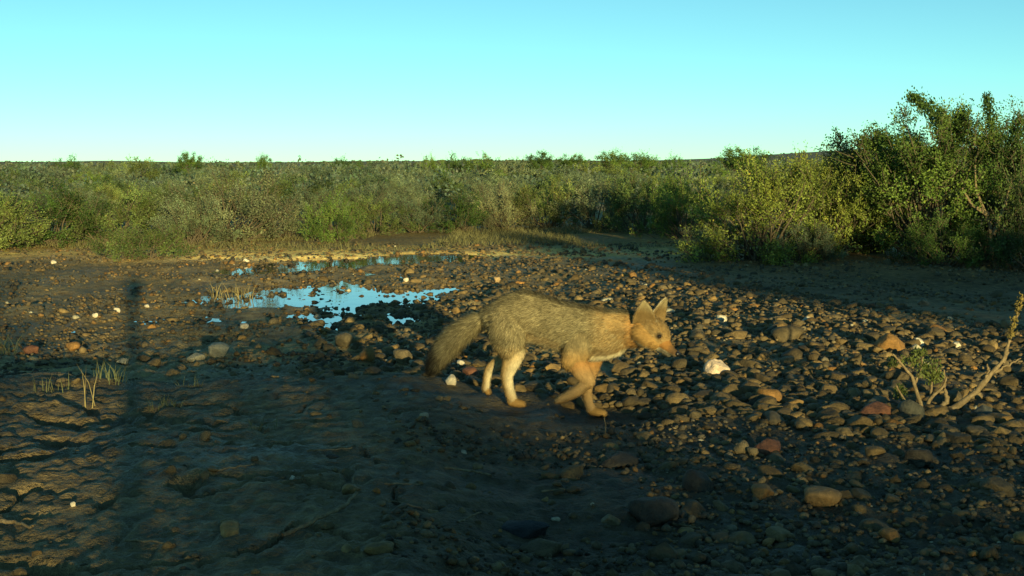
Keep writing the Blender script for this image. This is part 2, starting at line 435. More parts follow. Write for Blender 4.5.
# px, base row, width px, top row, variant, label
NEAR = [
 (-30, 252, 120, 186, 2, "green shrub cut off by the left edge of the picture"),
 (45, 247, 105, 182, 7, "dark green shrub with thin bare stems at its foot, far left"),
 (108, 246, 100, 184, 0, "rounded green shrub behind the low bush that spreads onto mud"),
 (137, 263, 88, 226, 13, "low bright green bush spreading forward onto the mud, left"),
 (183, 247, 66, 196, 6, "small grey olive bush squeezed beside the large pale bush"),
 (222, 243, 125, 169, 14, "large pale olive bush, the tallest in the left shrub row"),
 (277, 240, 62, 202, 6, "small straw flecked bush right of the large pale bush"),
 (331, 243, 56, 192, 8, "dark green bush on a single crooked stem beyond the pool"),
 (372, 236, 66, 196, 1, "rounded green bush straight behind the pool"),
 (415, 234, 58, 198, 4, "small greyish bush behind the right end of the pool"),
 (458, 233, 66, 190, 9, "dark green bush above the fox's tail, by the shore"),
 (500, 231, 66, 182, 14, "pale olive bush rising behind the fox's back"),
 (548, 229, 72, 180, 3, "green bush behind the tip of the long shadow"),
 (598, 230, 72, 180, 6, "yellowish olive bush above the fox's shoulders"),
 (645, 234, 82, 174, 0, "tall green bush half in shade, left of the broad sunlit shrub"),
 (690, 240, 72, 172, 8, "shaded dark bush touching the broad sunlit shrub"),
 (768, 263, 135, 158, 12, "broad yellow green shrub, sunlit, standing forward on the right"),
 (706, 262, 52, 226, 6, "small twiggy bush at the foot of the broad sunlit shrub"),
 (815, 264, 56, 222, 4, "low straw green bush at the right foot of the broad shrub"),
 (836, 257, 100, 156, 12, "dark shrub in the gap between broad shrub and tall trees"),
 (874, 254, 110, 132, 10, "deep green shrub just left of the tall bushy tree"),
 (935, 262, 118, 108, 10, "tall bushy tree with a shoot jutting left at its top"),
 (1008, 264, 110, 112, 11, "tall ragged tree with pale bare stems at the right edge"),
 (955, 268, 80, 212, 8, "low shaded shrub under the tall trees, right"),
 (1050, 272, 110, 150, 2, "dense green shrub cut off by the right edge of the picture"),
]
near_xy = []
for i, (px, by, wpx, ty, v, lab) in enumerate(NEAR):
    p = ground_px(px, by); D = p[1]
    top = at_depth(px, ty, D + .3)[2]
    name = "bushy_tree" if "tree" in lab.split(" with")[0] and "trees" not in lab else "shrub"
    shrub(name, v, p[0], D + .3, wpx / F * D * 1.02, top - p[2], 1.3 * i + .4, lab, "tree" if name == "bushy_tree" else "shrub", "shrubs round the waterhole")
    near_xy.append((p[0], D + .3))
near_xy = np.array(near_xy)
# jutting crown shoot of the tall tree: lateral leafy boughs
def bough(name, pts, rad, n, spread, seed, parent, lm, label=None):
    r = np.random.default_rng(seed)
    pts = np.array(pts, float)
    tv, tq = tubes([(pts, np.linspace(rad, .004, len(pts)))], 5)
    o = obj(name, mesh(name, tv, tq, M_BARK, smooth=True), parent)
    t = r.uniform(.25, 1.05, n); idx = np.linspace(0, 1, len(pts))
    P = np.stack([np.interp(t, idx, pts[:, k]) for k in range(3)], -1) + r.normal(0, spread, (n, 3)) * (1.1 - .7 * t)[:, None]
    ax = norm(r.normal(0, 1, (n, 3)) + (pts[-1] - pts[0]) * 2); sd_ = norm(np.cross(ax, r.normal(0, 1, (n, 3))))
    ls = .026 * r.uniform(.6, 1.4, (n, 1))
    q = np.stack([P - ax * ls * .5, P + sd_ * ls * .3, P + ax * ls * .6, P - sd_ * ls * .3], 1).reshape(-1, 3)
    obj("foliage", mesh("bough_foliage", q, np.arange(n * 4).reshape(-1, 4), M_LEAF[lm], np.full((n * 4, 3), 1.0) * np.repeat(r.uniform(.7, 1.4, (n, 1)), 4, 0)), o)
    return o
for o in list(COL.objects):
    if o.get("label", "").startswith("tall bushy tree"):
        inv = np.array(o.matrix_basis.inverted())
        D = o.location[1]
        def loc(pl): return [(inv @ np.r_[at_depth(a, b, D + c), 1])[:3] for a, b, c in pl]
        bough("bough", loc([(950, 160, 0), (945, 130, 0), (932, 110, -.03), (912, 97, -.05)]), .018, 1900, .075, 1, o, 2)
        bough("bough", loc([(950, 150, 0), (958, 128, 0), (962, 112, 0)]), .015, 1100, .085, 2, o, 2)
        bough("bough", loc([(925, 165, 0), (905, 150, 0), (884, 140, 0)]), .013, 1100, .085, 3, o, 2)
    if o.get("label", "").startswith("tall ragged tree"):
        inv = np.array(o.matrix_basis.inverted()); D = o.location[1]
        bough("bough", loc([(1000, 165, 0), (992, 130, 0), (987, 98, 0)]), .016, 1500, .07, 4, o, 2)
        bough("bough", loc([(1005, 165, 0), (1015, 140, 0), (1020, 120, 0)]), .016, 1500, .09, 5, o, 2)
        for k, pl in enumerate([[(992, 262, -.5), (990, 225, -.55), (976, 190, -.5), (975, 165, -.45)], [(993, 235, -.55), (1005, 205, -.55), (1012, 180, -.5)], [(988, 215, -.55), (972, 205, -.55), (962, 188, -.5)]]):
            pts = np.array(loc(pl)); tv, tq = tubes([(pts, np.linspace(.028, .006, len(pts)))], 6)
            obj("bare_stem", mesh("bare_stem", tv, tq, M_DEAD, smooth=True), o)
# scrub on the plain behind
cand = []
r = np.random.default_rng(5)
while len(cand) < 262:
    D = 20.5 * math.exp(r.random() ** 1.0 * math.log(80 / 20.5)); u = r.uniform(-.46, .46)
    x, y = u * D, D
    if u > .17 and D < 17: continue
    if any((x - a) ** 2 + (y - b) ** 2 < (.55 + .014 * D) ** 2 for a, b, _ in cand): continue
    if np.min((near_xy[:, 0] - x) ** 2 + (near_xy[:, 1] - y) ** 2) < .45: continue
    cand.append((x, y, D))
ORD = ["first", "second", "third", "fourth", "fifth", "sixth", "seventh", "eighth", "ninth", "tenth", "eleventh", "twelfth"]
SHORT = ["shrub cut off by the left edge", "dark shrub at far left", "rounded shrub at left", "low bush on the mud", "small grey olive bush", "large pale bush", "straw flecked bush",
         "bush on a crooked stem", "rounded bush behind the pool", "small greyish bush", "dark bush above fox's tail", "pale bush behind fox's back", "bush behind the shadow tip", "yellowish bush above fox's shoulders",
         "tall half shaded bush", "shaded dark bush", "broad sunlit shrub", "small twiggy bush", "low straw green bush", "dark shrub in the gap", "deep green shrub", "tall bushy tree", "tall ragged tree", "low shaded shrub", "shrub cut off by the right edge"]
CNAME = {0: "green", 1: "grey olive", 2: "dark green"}; SEEN = {}
near_px = np.array([q_[0] for q_ in NEAR])
for i, (x, y, D) in enumerate(sorted(cand, key=lambda c: c[2])):
    v = int(r.choice(10, p=[.09, .08, .09, .08, .19, .18, .17, .04, .04, .04]))
    lm = 0 if v in (0, 1, 2, 3) else 1 if v in (4, 5, 6) else 2
    h = r.uniform(.34, .62) * (1 + .35 * (r.random() < .12) * (D > 35)); h *= .85 if D < 22 else 1.0 if D < 45 else 1.25
    an = int(np.argmin(np.abs(near_px - (512 + F * x / y))))
    if D < 32:
        kx = SEEN.get((an, lm), 0); SEEN[(an, lm)] = kx + 1
        lab, grp = f"{CNAME[lm]} shrub, {ORD[min(kx, 11)]} back from the {SHORT[an]}", "scrub shrubs behind the waterhole"
    else:
        grp = f"far {CNAME[lm]} scrub shrubs beyond the {SHORT[an]}"; lab = f"small {CNAME[lm]} shrub far out beyond the {SHORT[an]}"
    shrub("shrub", v, x, y, h * r.uniform(1.5, 2.3), h, r.uniform(0, 6.3), lab, "shrub", grp, parts=D < 27)
# shrubs that stand out against the sky
for i, (px, ty, D, wd, lab) in enumerate([(190, 152, 60, 1.0, "lone bush poking above the skyline, left"), (264, 154, 75, .8, "thin bush poking above the skyline beyond the large pale bush"),
        (455, 153, 60, 1.1, "bush on the skyline above the right end of the pool"), (540, 151, 62, 1.1, "bush on the skyline straight above the fox's back"),
        (612, 150, 66, 1.6, "wide dark bush on the skyline above the fox's head"), (743, 147, 45, 1.6, "bush on the skyline behind the broad sunlit shrub"),
        (432, 154, 70, 1.2, "small bush on the skyline left of the pool's right end"), (483, 153, 58, 1.5, "pair-wide bush on the skyline behind the fox's rump"), (572, 154, 64, 1.3, "low bush on the skyline between the fox's back and head"), (640, 152, 60, 1.5, "bush on the skyline right of the wide dark one"), (672, 154, 64, 1.2, "last small bush on the skyline before the hill"), (70, 155, 70, 1.2, "small bush on the skyline near the left edge"), (345, 157, 80, 2.0, "small bush on the skyline left of the middle")]):
    p = at_depth(px, 170, D); z = tz(p[0], D); top = at_depth(px, ty, D)[2]
    shrub("shrub", [10, 11, 7, 10, 11, 10, 8, 7, 10, 11, 8, 7, 8][i], p[0], D, wd, max(top - z, .5), i * 1.1, lab, "shrub", "bushes on the skyline", parts=False)
# far scrub that reads as one mass
N = 3600
D = 60 * np.exp(r.random(N) * math.log(1400 / 60)); u = r.uniform(-.55, .55, N)
D = np.where(r.random(N) < .35, 26 * np.exp(r.random(N) * math.log(75 / 26)), D)
X, Y = u * D, D; Z = terrain(X, Y, False)
hh = np.where(D < 50, r.uniform(.3, .6, N), r.uniform(.4, .85, N)) * (1 + .6 * (r.random(N) < .10) * r.random(N)); k = 44
a = r.uniform(0, 6.283, (N, k)); el = np.arcsin(r.uniform(0, 1, (N, k))); fr = r.uniform(.55, 1, (N, k))
ww = hh * r.uniform(.9, 1.5, N)
P = np.stack([X[:, None] + np.cos(a) * np.cos(el) * fr * ww[:, None], Y[:, None] + np.sin(a) * np.cos(el) * fr * ww[:, None],
              Z[:, None] + np.sin(el) * fr * hh[:, None]], -1).reshape(-1, 3)
m = len(P)
ls = (.6 + .8 * r.random((m, 1))) * np.clip(np.repeat(D, k) * .0013, .03, .28)[:, None]
ax = norm(r.normal(0, 1, (m, 3)) + [0, 0, .5]); s2 = norm(np.cross(ax, r.normal(0, 1, (m, 3))))
q = np.stack([P - ax * ls, P + s2 * ls * .6, P + ax * ls, P - s2 * ls * .6], 1).reshape(-1, 3)
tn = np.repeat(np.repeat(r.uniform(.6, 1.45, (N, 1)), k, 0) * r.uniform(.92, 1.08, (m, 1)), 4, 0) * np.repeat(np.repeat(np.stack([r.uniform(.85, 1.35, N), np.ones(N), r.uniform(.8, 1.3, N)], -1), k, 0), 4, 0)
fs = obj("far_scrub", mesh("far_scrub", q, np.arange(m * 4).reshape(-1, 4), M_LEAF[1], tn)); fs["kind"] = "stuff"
fs["label"] = "olive green scrub covering the plain out to the horizon"; fs["category"] = "scrub"
# shrubs beside and behind the camera: their shadows lie across the foreground.
# off = sideways place of the shadow, ht = height of the shadow's edge where it passes the camera
def back_shrub(off, ht, back, w, v, lab, lift=0):
    x = off + (-LIGHT[0] / LIGHT[1]) * back; y = -back
    z = tz(x, y)
    shrub("shrub", v, x, y, w, ht + back * SLOPE - z, off * 2.1 + back, lab, "shrub", "shrubs behind the camera", z=z)
BACK = [(-2.7, .74, 7.4, 1.8, 9), (-1.9, .72, 6.9, 1.6, 0), (-.98, .90, 7.2, 1.05, 7), (-.95, .86, 8.4, 1.0, 8), (-1.5, .7, 7.8, 1.2, 9), (-.25, .46, 7.6, 1.5, 4), (.40, .77, 6.6, .9, 7), (.75, .77, 7.0, 1.2, 8), (1.08, .67, 7.5, 1.1, 9),
    (.5, .72, 8.6, 1.2, 9), (.92, .68, 8.9, 1.2, 7), (1.6, .45, 7.8, 1.4, 8), (2.0, .43, 7.0, 1.5, 9), (2.6, .47, 7.9, 1.5, 2), (3.2, .45, 7.2, 1.4, 3), (3.7, .42, 8.0, 1.4, 7), (1.9, .42, 9.6, 1.7, 7), (2.9, .44, 9.8, 1.7, 9),
    (1.45, .37, 5.6, 1.1, 9), (2.4, .37, 5.8, 1.0, 8), (.75, .46, 5.4, 1.0, 8), (.9, .44, 11, 2.0, 7), (1.6, .38, 11.5, 2.0, 9), (2.2, .34, 12, 1.8, 8), (3.1, .36, 11.6, 2.0, 7)]
for a in BACK: back_shrub(*a, "shrub standing out of view behind the camera, its shadow across the foreground")
for i, (off, y, w, h, v) in enumerate([(4.95, -1.5, 1.5, 1.7, 10), (5.9, .5, 1.7, 1.25, 11), (7.0, 2.5, 1.9, 1.1, 10), (5.4, -4.0, 1.6, 1.5, 9), (8.6, 5.0, 2.0, 1.05, 11), (6.6, -2.5, 1.8, 1.45, 7)]):
    x = off + LIGHT[0] / LIGHT[1] * y
    shrub("shrub", v, x, y, w, h, i * 1.7, "shrub standing out of view on the right, its shadow across the stony ground", "shrub", "shrubs right of the camera")

# ------------------------------------------------------------------ trail camera on its post (behind the lens, seen by its shadow)
M_CASE = m_plain("olive_plastic", (.05, .055, .035), .6, .3); M_WOOD = m_bark("post_wood", (.10, .07, .045), (.22, .16, .1))
M_STRAP = m_plain("black_webbing", (.02, .02, .02), .8, .2)
def box(name, c, s, m, parent, bev=.006):
    bm = bmesh.new(); bmesh.ops.create_cube(bm, size=1.0)
    bmesh.ops.scale(bm, vec=s, verts=bm.verts)
    if bev: bmesh.ops.bevel(bm, geom=bm.edges[:], offset=bev, segments=2, affect='EDGES')
    me = bpy.data.meshes.new(name); bm.to_mesh(me); bm.free(); me.materials.append(m)
    return obj(name, me, parent, c)
post = empty("wooden_post", (.015, -.155, tz(0, -.15)))
pp = np.array([[0, 0, -.15], [.003, 0, .2], [-.002, .002, .5], [.0, 0, .80], [.002, 0, .90]])
tv, tq = tubes([(pp, [.034, .033, .032, .031, .030])], 10)
nv = len(tv)
obj("shaft", mesh("post_shaft", tv, [tq, np.array([np.arange(nv - 10, nv)])], M_WOOD, smooth=False), post)
tag(post, "wooden stake behind the lens, its thin shadow falls on the left bank", "post")
tcam = empty("trail_camera", (0, -.075, CZ - .075))
bodyo = box("case", (0, 0, .075), (.13, .07, .165), M_CASE, tcam, .012)
box("latch", (.056, 0, .075), (.008, .03, .03), M_STRAP, tcam, .002)
box("strap", (.012, -.045, .10), (.085, .088, .022), M_STRAP, tcam, .002)
tag(tcam, "boxy trail camera strapped to the stake, seen only as shadow", "camera")

# ------------------------------------------------------------------ stones
def stone_shape(seed, sub, rough=.16, flat=.62):
    bm = bmesh.new(); bmesh.ops.create_icosphere(bm, subdivisions=sub, radius=1)
    v = np.array([x.co[:] for x in bm.verts]); f = np.array([[x.index for x in y.verts] for y in bm.faces]); bm.free()
    rr = np.random.default_rng(seed)
    # chip flat facets, then lump
    for _ in range(13):
        nrm = norm(rr.normal(0, 1, 3)); lim = rr.uniform(.5, .9)
        dd = v @ nrm; v = v - np.maximum(dd - lim, 0)[:, None] * nrm * .95
    v *= (1 + rough * np.sin(v @ rr.normal(0, 2.2, 3) + rr.uniform(0, 6)) * .5)[:, None]
    v *= [rr.uniform(1.0, 1.35), rr.uniform(.85, 1.1), rr.uniform(flat * .9, flat * 1.4)]
    return v, f
SH2 = [stone_shape(s, 3) for s in range(14)]
SHM = [stone_shape(20 + s, 2, .3, .72) for s in range(40)]
SH1 = [stone_shape(140 + s, 1, .3, .7) for s in range(30)]
STONE_ME = [mesh("stone", v, f, M_STONE, smooth=True) for v, f in SH2]
BROWN = np.array([[.105, .078, .040], [.085, .066, .036], [.13, .098, .05], [.07, .058, .036], [.16, .11, .048], [.10, .082, .052], [.19, .105, .035], [.055, .045, .028]])
def put_stone(px, py, wpx, hpx, color, label, var=0, name="stone", rot=None, cat="stone", tilt=0):
    p = ground_px(px, py + hpx * .38); s = wpx / F * p[1] / 2
    o = obj(name, STONE_ME[var % 14]); dims = np.ptp(SH2[var % 14][0], axis=0) / 2
    o.scale = (s / dims[0], s * .85 / dims[1], (hpx / F * p[1]) * .62 / dims[2])
    o.location = (p[0], p[1] + s * .4, p[2] + (hpx / F * p[1]) * .28)
    o.rotation_euler = (tilt, 0, (random.uniform(-.5, .5) if rot is None else rot))
    o.color = (*color, 1)
    tag(o, label, cat); HERO.append((o.location[0], o.location[1], s)); return o
HERO = []
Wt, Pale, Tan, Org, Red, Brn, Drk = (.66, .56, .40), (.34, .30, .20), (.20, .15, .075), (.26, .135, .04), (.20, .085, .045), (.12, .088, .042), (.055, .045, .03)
HS = [
 (719, 369, 27, 19, (.70, .52, .36), "lumpy cream white rock, the largest pale one, right of fox", 0),
 (721, 319, 12, 9, Wt, "small white stone in the rubble above the cream rock", 1),
 (808, 320, 11, 6, Wt, "flat white stone right of the small white stone", 2),
 (920, 343, 11, 9, Wt, "small white stone beside the orange boulder, right", 3),
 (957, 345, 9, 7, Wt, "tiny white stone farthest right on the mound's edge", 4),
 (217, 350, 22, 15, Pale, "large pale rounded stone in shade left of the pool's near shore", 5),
 (195, 357, 20, 9, Pale, "flat pale stone touching the large pale rounded stone", 6),
 (450, 381, 12, 10, Wt, "round white stone below the fox's tail", 7),
 (461, 364, 9, 8, Wt, "small cream stone between fox's tail and hind leg", 8),
 (470, 373, 18, 11, Red, "reddish stone beside the fox's far hind leg", 9),
 (424, 419, 12, 9, Pale, "pale triangular stone on the shaded bank below the tail", 10),
 (439, 398, 9, 6, Tan, "small tan stone on the bank's shadow edge", 11),
 (790, 334, 34, 20, Brn, "broad olive brown boulder in the sunlit rubble", 12),
 (893, 343, 30, 20, Org, "orange brown boulder behind the leafy twig plant", 13),
 (936, 334, 20, 16, Brn, "rounded brown stone at the mound's right end", 0),
 (767, 397, 28, 17, Org, "rounded orange stone at the shadow edge under the cream rock", 1),
 (878, 411, 34, 14, Red, "reddish slab in front of the leafy twig plant", 2),
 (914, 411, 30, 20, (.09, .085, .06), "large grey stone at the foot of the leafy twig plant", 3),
 (762, 492, 24, 14, Org, "orange brown stone left of the long tan rock, near bank", 4),
 (820, 499, 38, 18, (.24, .15, .06), "long tan rock in the sunlit gravel, bottom right", 5),
 (770, 447, 28, 17, Red, "reddish brown rock on the near bank, beside a tan pair", 6),
 (741, 449, 17, 13, Tan, "left stone of the tan pair on the near bank", 7),
 (753, 453, 13, 11, Tan, "right stone of the tan pair on the near bank", 8),
 (890, 536, 22, 14, Org, "orange stone lowest on the right of the picture", 9),
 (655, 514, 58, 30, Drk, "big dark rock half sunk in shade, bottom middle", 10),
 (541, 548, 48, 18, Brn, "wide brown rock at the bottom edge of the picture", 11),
 (528, 530, 50, 16, (.03, .03, .03), "blackish slab just above the wide brown rock", 12),
 (612, 520, 20, 12, Tan, "small tan stone left of the big dark rock", 13),
 (997, 488, 34, 24, Brn, "brown rock in shade near the right edge, bottom", 0),
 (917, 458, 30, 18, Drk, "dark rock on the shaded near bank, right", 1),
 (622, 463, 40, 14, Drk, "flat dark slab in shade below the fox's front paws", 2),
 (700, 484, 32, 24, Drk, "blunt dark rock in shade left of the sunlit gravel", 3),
 (437, 350, 12, 14, Tan, "tan stone seen just above the fox's tail", 4),
 (343, 341, 20, 14, Tan, "tan stone under the pool's near end", 5),
 (320, 343, 15, 12, Brn, "brown stone left of the tan stone, near shore", 6),
 (366, 355, 17, 14, Org, "orange tan stone on the near shore in half shade", 7),
 (402, 358, 20, 17, Tan, "rounded tan boulder left of the fox's tail", 8),
 (418, 366, 14, 12, Brn, "brown stone touching the fox's tail tip", 9),
 (72, 346, 18, 10, Org, "orange brown stone on the crest of the left bank", 10),
 (122, 360, 13, 7, Pale, "flat pale stone beside the stake's shadow", 11),
 (31, 350, 16, 10, Red, "reddish stone at the far left of the bank", 12),
 (246, 260, 7, 4, Wt, "lone white stone on the far mud before the pale bush", 13),
 (53, 262, 6, 5, Wt, "tiny white stone on the mud, far left", 0),
 (116, 310, 7, 6, Wt, "white pebble on the sunlit mud, left of the camera shadow", 1),
 (95, 315, 7, 5, Wt, "cream pebble left of the white pebble on sunlit mud", 2),
 (76, 317, 7, 4, Pale, "flat pale pebble, the left one of three on sunlit mud", 3),
 (146, 306, 5, 4, Wt, "tiny white pebble right of the camera's shadow", 4),
 (243, 326, 9, 6, Wt, "cream pebble at the shade edge left of the pool", 5),
 (317, 317, 9, 6, Pale, "pale pebble at the pool's near edge", 6),
 (360, 298, 9, 5, Org, "orange stone standing in the pool", 7),
 (497, 280, 8, 7, (.40, .27, .13), "tan stone on the mud just above the fox's rump", 8),
 (632, 275, 10, 6, Org, "orange stone on the dark mud above the fox's neck", 9),
 (406, 280, 6, 5, Wt, "tiny cream stone behind the pool's right arm", 10),
 (292, 478, 6, 6, Wt, "white pebble alone on the shaded left bank", 11),
 (73, 504, 6, 5, Wt, "white pebble on the cracked crust, bottom left", 12),
 (925, 302, 13, 8, (.14, .14, .10), "grey stone in the shade beyond the mound, right", 13),
 (952, 399, 22, 18, Brn, "brown stone at the root of the dead branch", 4),
 (985, 412, 20, 14, (.10, .10, .08), "grey stone under the dead branch", 6),
 (870, 396, 15, 13, Tan, "tan stone left of the leafy twig plant", 8),
 (868, 385, 12, 9, Brn, "small brown stone just above the tan one by the plant", 9),
]
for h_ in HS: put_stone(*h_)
lump = COL.objects["stone"]; lv_, lf_ = stone_shape(3, 4, flat=.8); rr_ = np.random.default_rng(4)
for _ in range(34):
    c_ = norm(rr_.normal(0, 1, 3)); lv_ = lv_ * (1 + rr_.uniform(-.24, .30) * np.exp(-np.sum((norm(lv_) - c_) ** 2, axis=1) / .05))[:, None]
lump.data = mesh("lumpy_stone", lv_, lf_, M_STONE, smooth=True); d_ = np.ptp(lv_, axis=0) / 2; s_ = 27 / F * lump.location[1] / 2
lump.scale = (s_ / d_[0], s_ * .85 / d_[1], s_ * .78 / d_[2])
hero = np.array(HERO)
# the rest of the rubble
N = 50000
u = rng.uniform(-.46, .46, N); D = 2.3 * np.exp(rng.random(N) * math.log(14.5 / 2.3))
X, Y = u * D, D
qx, qy = to_px(np.stack([X, Y, np.zeros(N)], -1))
dcx = crest(X, Y)
dens = np.where(Y > dcx + .2, .55, .05)
dens = dens * np.where((qx < 300) & (Y > dcx), .22, 1)
dens = np.where((qx > 300) & (Y > dcx + .15) & (Y < 9.5), 1.0, dens)
dens = np.where((qx > 640) & (Y < dcx), .15, dens)
dens = np.where((qx < 300) & (Y < dcx), .012, dens)
dens = np.where(Y > 11.5, .4, dens)
dens = np.where((X + .287 * Y > 4.5) & (Y > 6.8), .10, dens)
zz = terrain(X, Y)
dens = np.where(zz < WATER_Z - .01, dens * .75, dens)
clump = .45 + 1.1 * vnoise(X * 1.7, Y * 1.7, 91)
sel = rng.random(N) < dens * clump * np.where(Y > 6, 1, .85)
sel &= np.min((X[:, None] - hero[None, :, 0]) ** 2 + (Y[:, None] - hero[None, :, 1]) ** 2 - (.85 * hero[None, :, 2]) ** 2, axis=1) > 0
for p in PAWS: sel &= ((X - p[0]) / .12) ** 2 + ((Y + .09 - p[1]) / .19) ** 2 > 1
X, Y, zz = X[sel], Y[sel], zz[sel]; n = len(X)
R = np.exp(rng.normal(math.log(.0138), .55, n)).clip(.005, .048)
R = np.where((Y < crest(X, Y)), R * .75, R) * np.where(Y > 6.5, .92, 1) * np.where(X < -.9, .85, 1)
ci = rng.choice(len(BROWN), n, p=[.23, .21, .14, .14, .05, .13, .02, .08])
colr = BROWN[ci] * rng.uniform(.8, 1.75, (n, 1)) * np.array([1.12, 1.0, .78])
wh = rng.random(n) < .012; colr[wh] = np.array(Pale) * 1.3; R[wh] *= .8
rot = rng.uniform(0, 6.283, n); tl = rng.normal(0, .25, (n, 2))
px_, py_ = to_px(np.stack([X, Y, zz], -1))
inview = (px_ > 4) & (px_ < W - 4) & (py_ < H - 18)
order = np.argsort(-(R / Y) * inview)
big, rest = order[:240], order[240:]
import re
hero_px = np.array([[h_[0], h_[1]] for h_ in HS])
hero_short = [re.split(r",| in | beside | above| below| between| on | at | left of| right of| under| touching| behind | just | half | alone| standing| seen| farthest| lowest| before", h_[5])[0] for h_ in HS]
LCOUNT = {}
def where(px, py):
    k_ = int(np.argmin((hero_px[:, 0] - px) ** 2 + (2 * (hero_px[:, 1] - py)) ** 2)); dx, dy = px - hero_px[k_, 0], 2 * (py - hero_px[k_, 1])
    d_ = ("right of" if dx > 0 else "left of") if abs(dx) > abs(dy) else ("in front of" if dy > 0 else "behind")
    far_ = "close " if dx * dx + dy * dy < 45 ** 2 else ""
    return f"{far_}{d_} the {hero_short[k_]}"
CN = ["brown", "dark brown", "tan brown", "dark grey brown", "ochre brown", "grey brown", "orange brown", "blackish brown"]
for j in big:
    v = int(rng.integers(14)); o = obj("stone", STONE_ME[v])
    o.scale = (R[j],) * 3; o.location = (X[j], Y[j], zz[j] + R[j] * .05)
    o.rotation_euler = (tl[j, 0], tl[j, 1], rot[j]); o.color = (*colr[j], 1)
    cn = "pale" if wh[j] else CN[ci[j]]
    loc_ = where(px_[j], py_[j]); sz = 2 * R[j] / Y[j] * F; sz = 'large' if sz > 22 else 'small' if sz < 14 else 'middling'
    tag(o, f"{sz} {cn} stone {loc_}", "stone", f"{sz} {cn} stones {loc_}")
def scatter_mesh(name, idx, shapes, X, Y, Z, R, rot, colr, sink):
    VV, FF, CC, off = [], [], [], 0
    vi = rng.integers(len(shapes), size=len(idx))
    for s, (v, f) in enumerate(shapes):
        ids = idx[vi == s]
        if not len(ids): continue
        c, sn = np.cos(rot[ids]), np.sin(rot[ids])
        P = np.stack([v[None, :, 0] * c[:, None] - v[None, :, 1] * sn[:, None], v[None, :, 0] * sn[:, None] + v[None, :, 1] * c[:, None],
                      np.repeat(v[None, :, 2], len(ids), 0) + v[None, :, 0] * rng.normal(0, .22, (len(ids), 1))], -1) * R[ids][:, None, None]
        P += np.stack([X[ids], Y[ids], Z[ids] + R[ids] * sink], -1)[:, None]
        VV.append(P.reshape(-1, 3)); FF.append((f[None] + (np.arange(len(ids)) * len(v))[:, None, None] + off).reshape(-1, 3))
        CC.append(np.repeat(colr[ids], len(v), 0)); off += len(ids) * len(v)
    return np.concatenate(VV), np.concatenate(FF), np.concatenate(CC)
r1_ = scatter_mesh("rubble", rest[:2600], SHM, X, Y, zz, R, rot, colr, .02); r2_ = scatter_mesh("rubble", rest[2600:], SH1, X, Y, zz, R, rot, colr, .05)
rub = obj("rubble", mesh("rubble", np.concatenate([r1_[0], r2_[0]]), np.concatenate([r1_[1], r2_[1] + len(r1_[0])]), M_RUBBLE, np.concatenate([r1_[2], r2_[2]]), smooth=True)); rub["kind"] = "stuff"
rub["label"] = "small brown stones covering the ground round the pool"; rub["category"] = "rubble"
# gravel
N = 26000
u = rng.uniform(-.45, .45, N); D = 2.3 * np.exp(rng.random(N) ** .9 * math.log(15 / 2.3)); X2, Y2 = u * D, D
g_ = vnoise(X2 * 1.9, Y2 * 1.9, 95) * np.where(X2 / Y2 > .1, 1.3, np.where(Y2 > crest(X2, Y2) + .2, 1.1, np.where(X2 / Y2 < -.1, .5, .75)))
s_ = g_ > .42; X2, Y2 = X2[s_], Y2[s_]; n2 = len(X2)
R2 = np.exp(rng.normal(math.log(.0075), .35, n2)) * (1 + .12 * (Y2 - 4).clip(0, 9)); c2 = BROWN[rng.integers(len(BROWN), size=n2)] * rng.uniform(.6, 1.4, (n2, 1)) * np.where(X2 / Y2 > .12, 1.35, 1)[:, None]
SH0 = [stone_shape(80 + s, 1) for s in range(6)]
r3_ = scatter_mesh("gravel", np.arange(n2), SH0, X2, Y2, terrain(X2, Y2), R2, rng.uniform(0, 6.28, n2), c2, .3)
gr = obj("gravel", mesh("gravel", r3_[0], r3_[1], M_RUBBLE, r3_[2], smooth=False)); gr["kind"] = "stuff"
gr["label"] = "fine gravel strewn over the near bank"; gr["category"] = "gravel"

# ------------------------------------------------------------------ dry grass, twigs, plants
def blades(n, c, spread, hgt, width, seed, lean=.35, col=(.22, .19, .07)):
    r = np.random.default_rng(seed)
    b = np.array(c)[None] + np.stack([r.normal(0, spread, n).clip(-1.3 * spread, 1.3 * spread), r.normal(0, spread * .6, n).clip(-spread, spread), np.zeros(n)], -1)
    d = np.stack([r.normal(0, lean, n), r.normal(0, lean, n), np.ones(n)], -1); hh = hgt * r.uniform(.5, 1.1, (n, 1))
    mid = b + d * hh * [.35, .35, .55]; tip = b + d * hh * [1, 1, .95]
    s = np.stack([np.cos(a := r.uniform(-.6, .6, n)), np.sin(a), np.zeros(n)], -1) * width
    v = np.stack([b - s, b + s, mid + s * .8, mid - s * .8, tip], 1).reshape(-1, 3)
    k = np.arange(n)[:, None] * 5
    return v, [k + np.array([[0, 1, 2, 3]]), k + np.array([[3, 2, 4]])], np.repeat(np.array(col)[None] * r.uniform(.6, 1.4, (n, 1)), 5, 0)
TUFT = [(112, 383, 26, .05, .10, "leafy grass tuft on the crest of the left bank, beside the stake's shadow"),
        (93, 408, 6, .02, .17, "tall dry grass stalks on the left bank"),
        (50, 392, 14, .04, .07, "sparse grass tuft left of the tall dry stalks"),
        (3, 355, 30, .04, .12, "green grass tuft at the left edge of the bank"),
        (165, 408, 24, .035, .06, "small green grass tuft on the shaded left bank"),
        (190, 388, 10, .03, .06, "faint grass tuft right of the stake's shadow"),
        (262, 430, 10, .03, .05, "thin grass tuft in the shade of the bank"),
        (232, 300, 40, .10, .14, "thin rushes standing in the shallow water, left end of pool")]
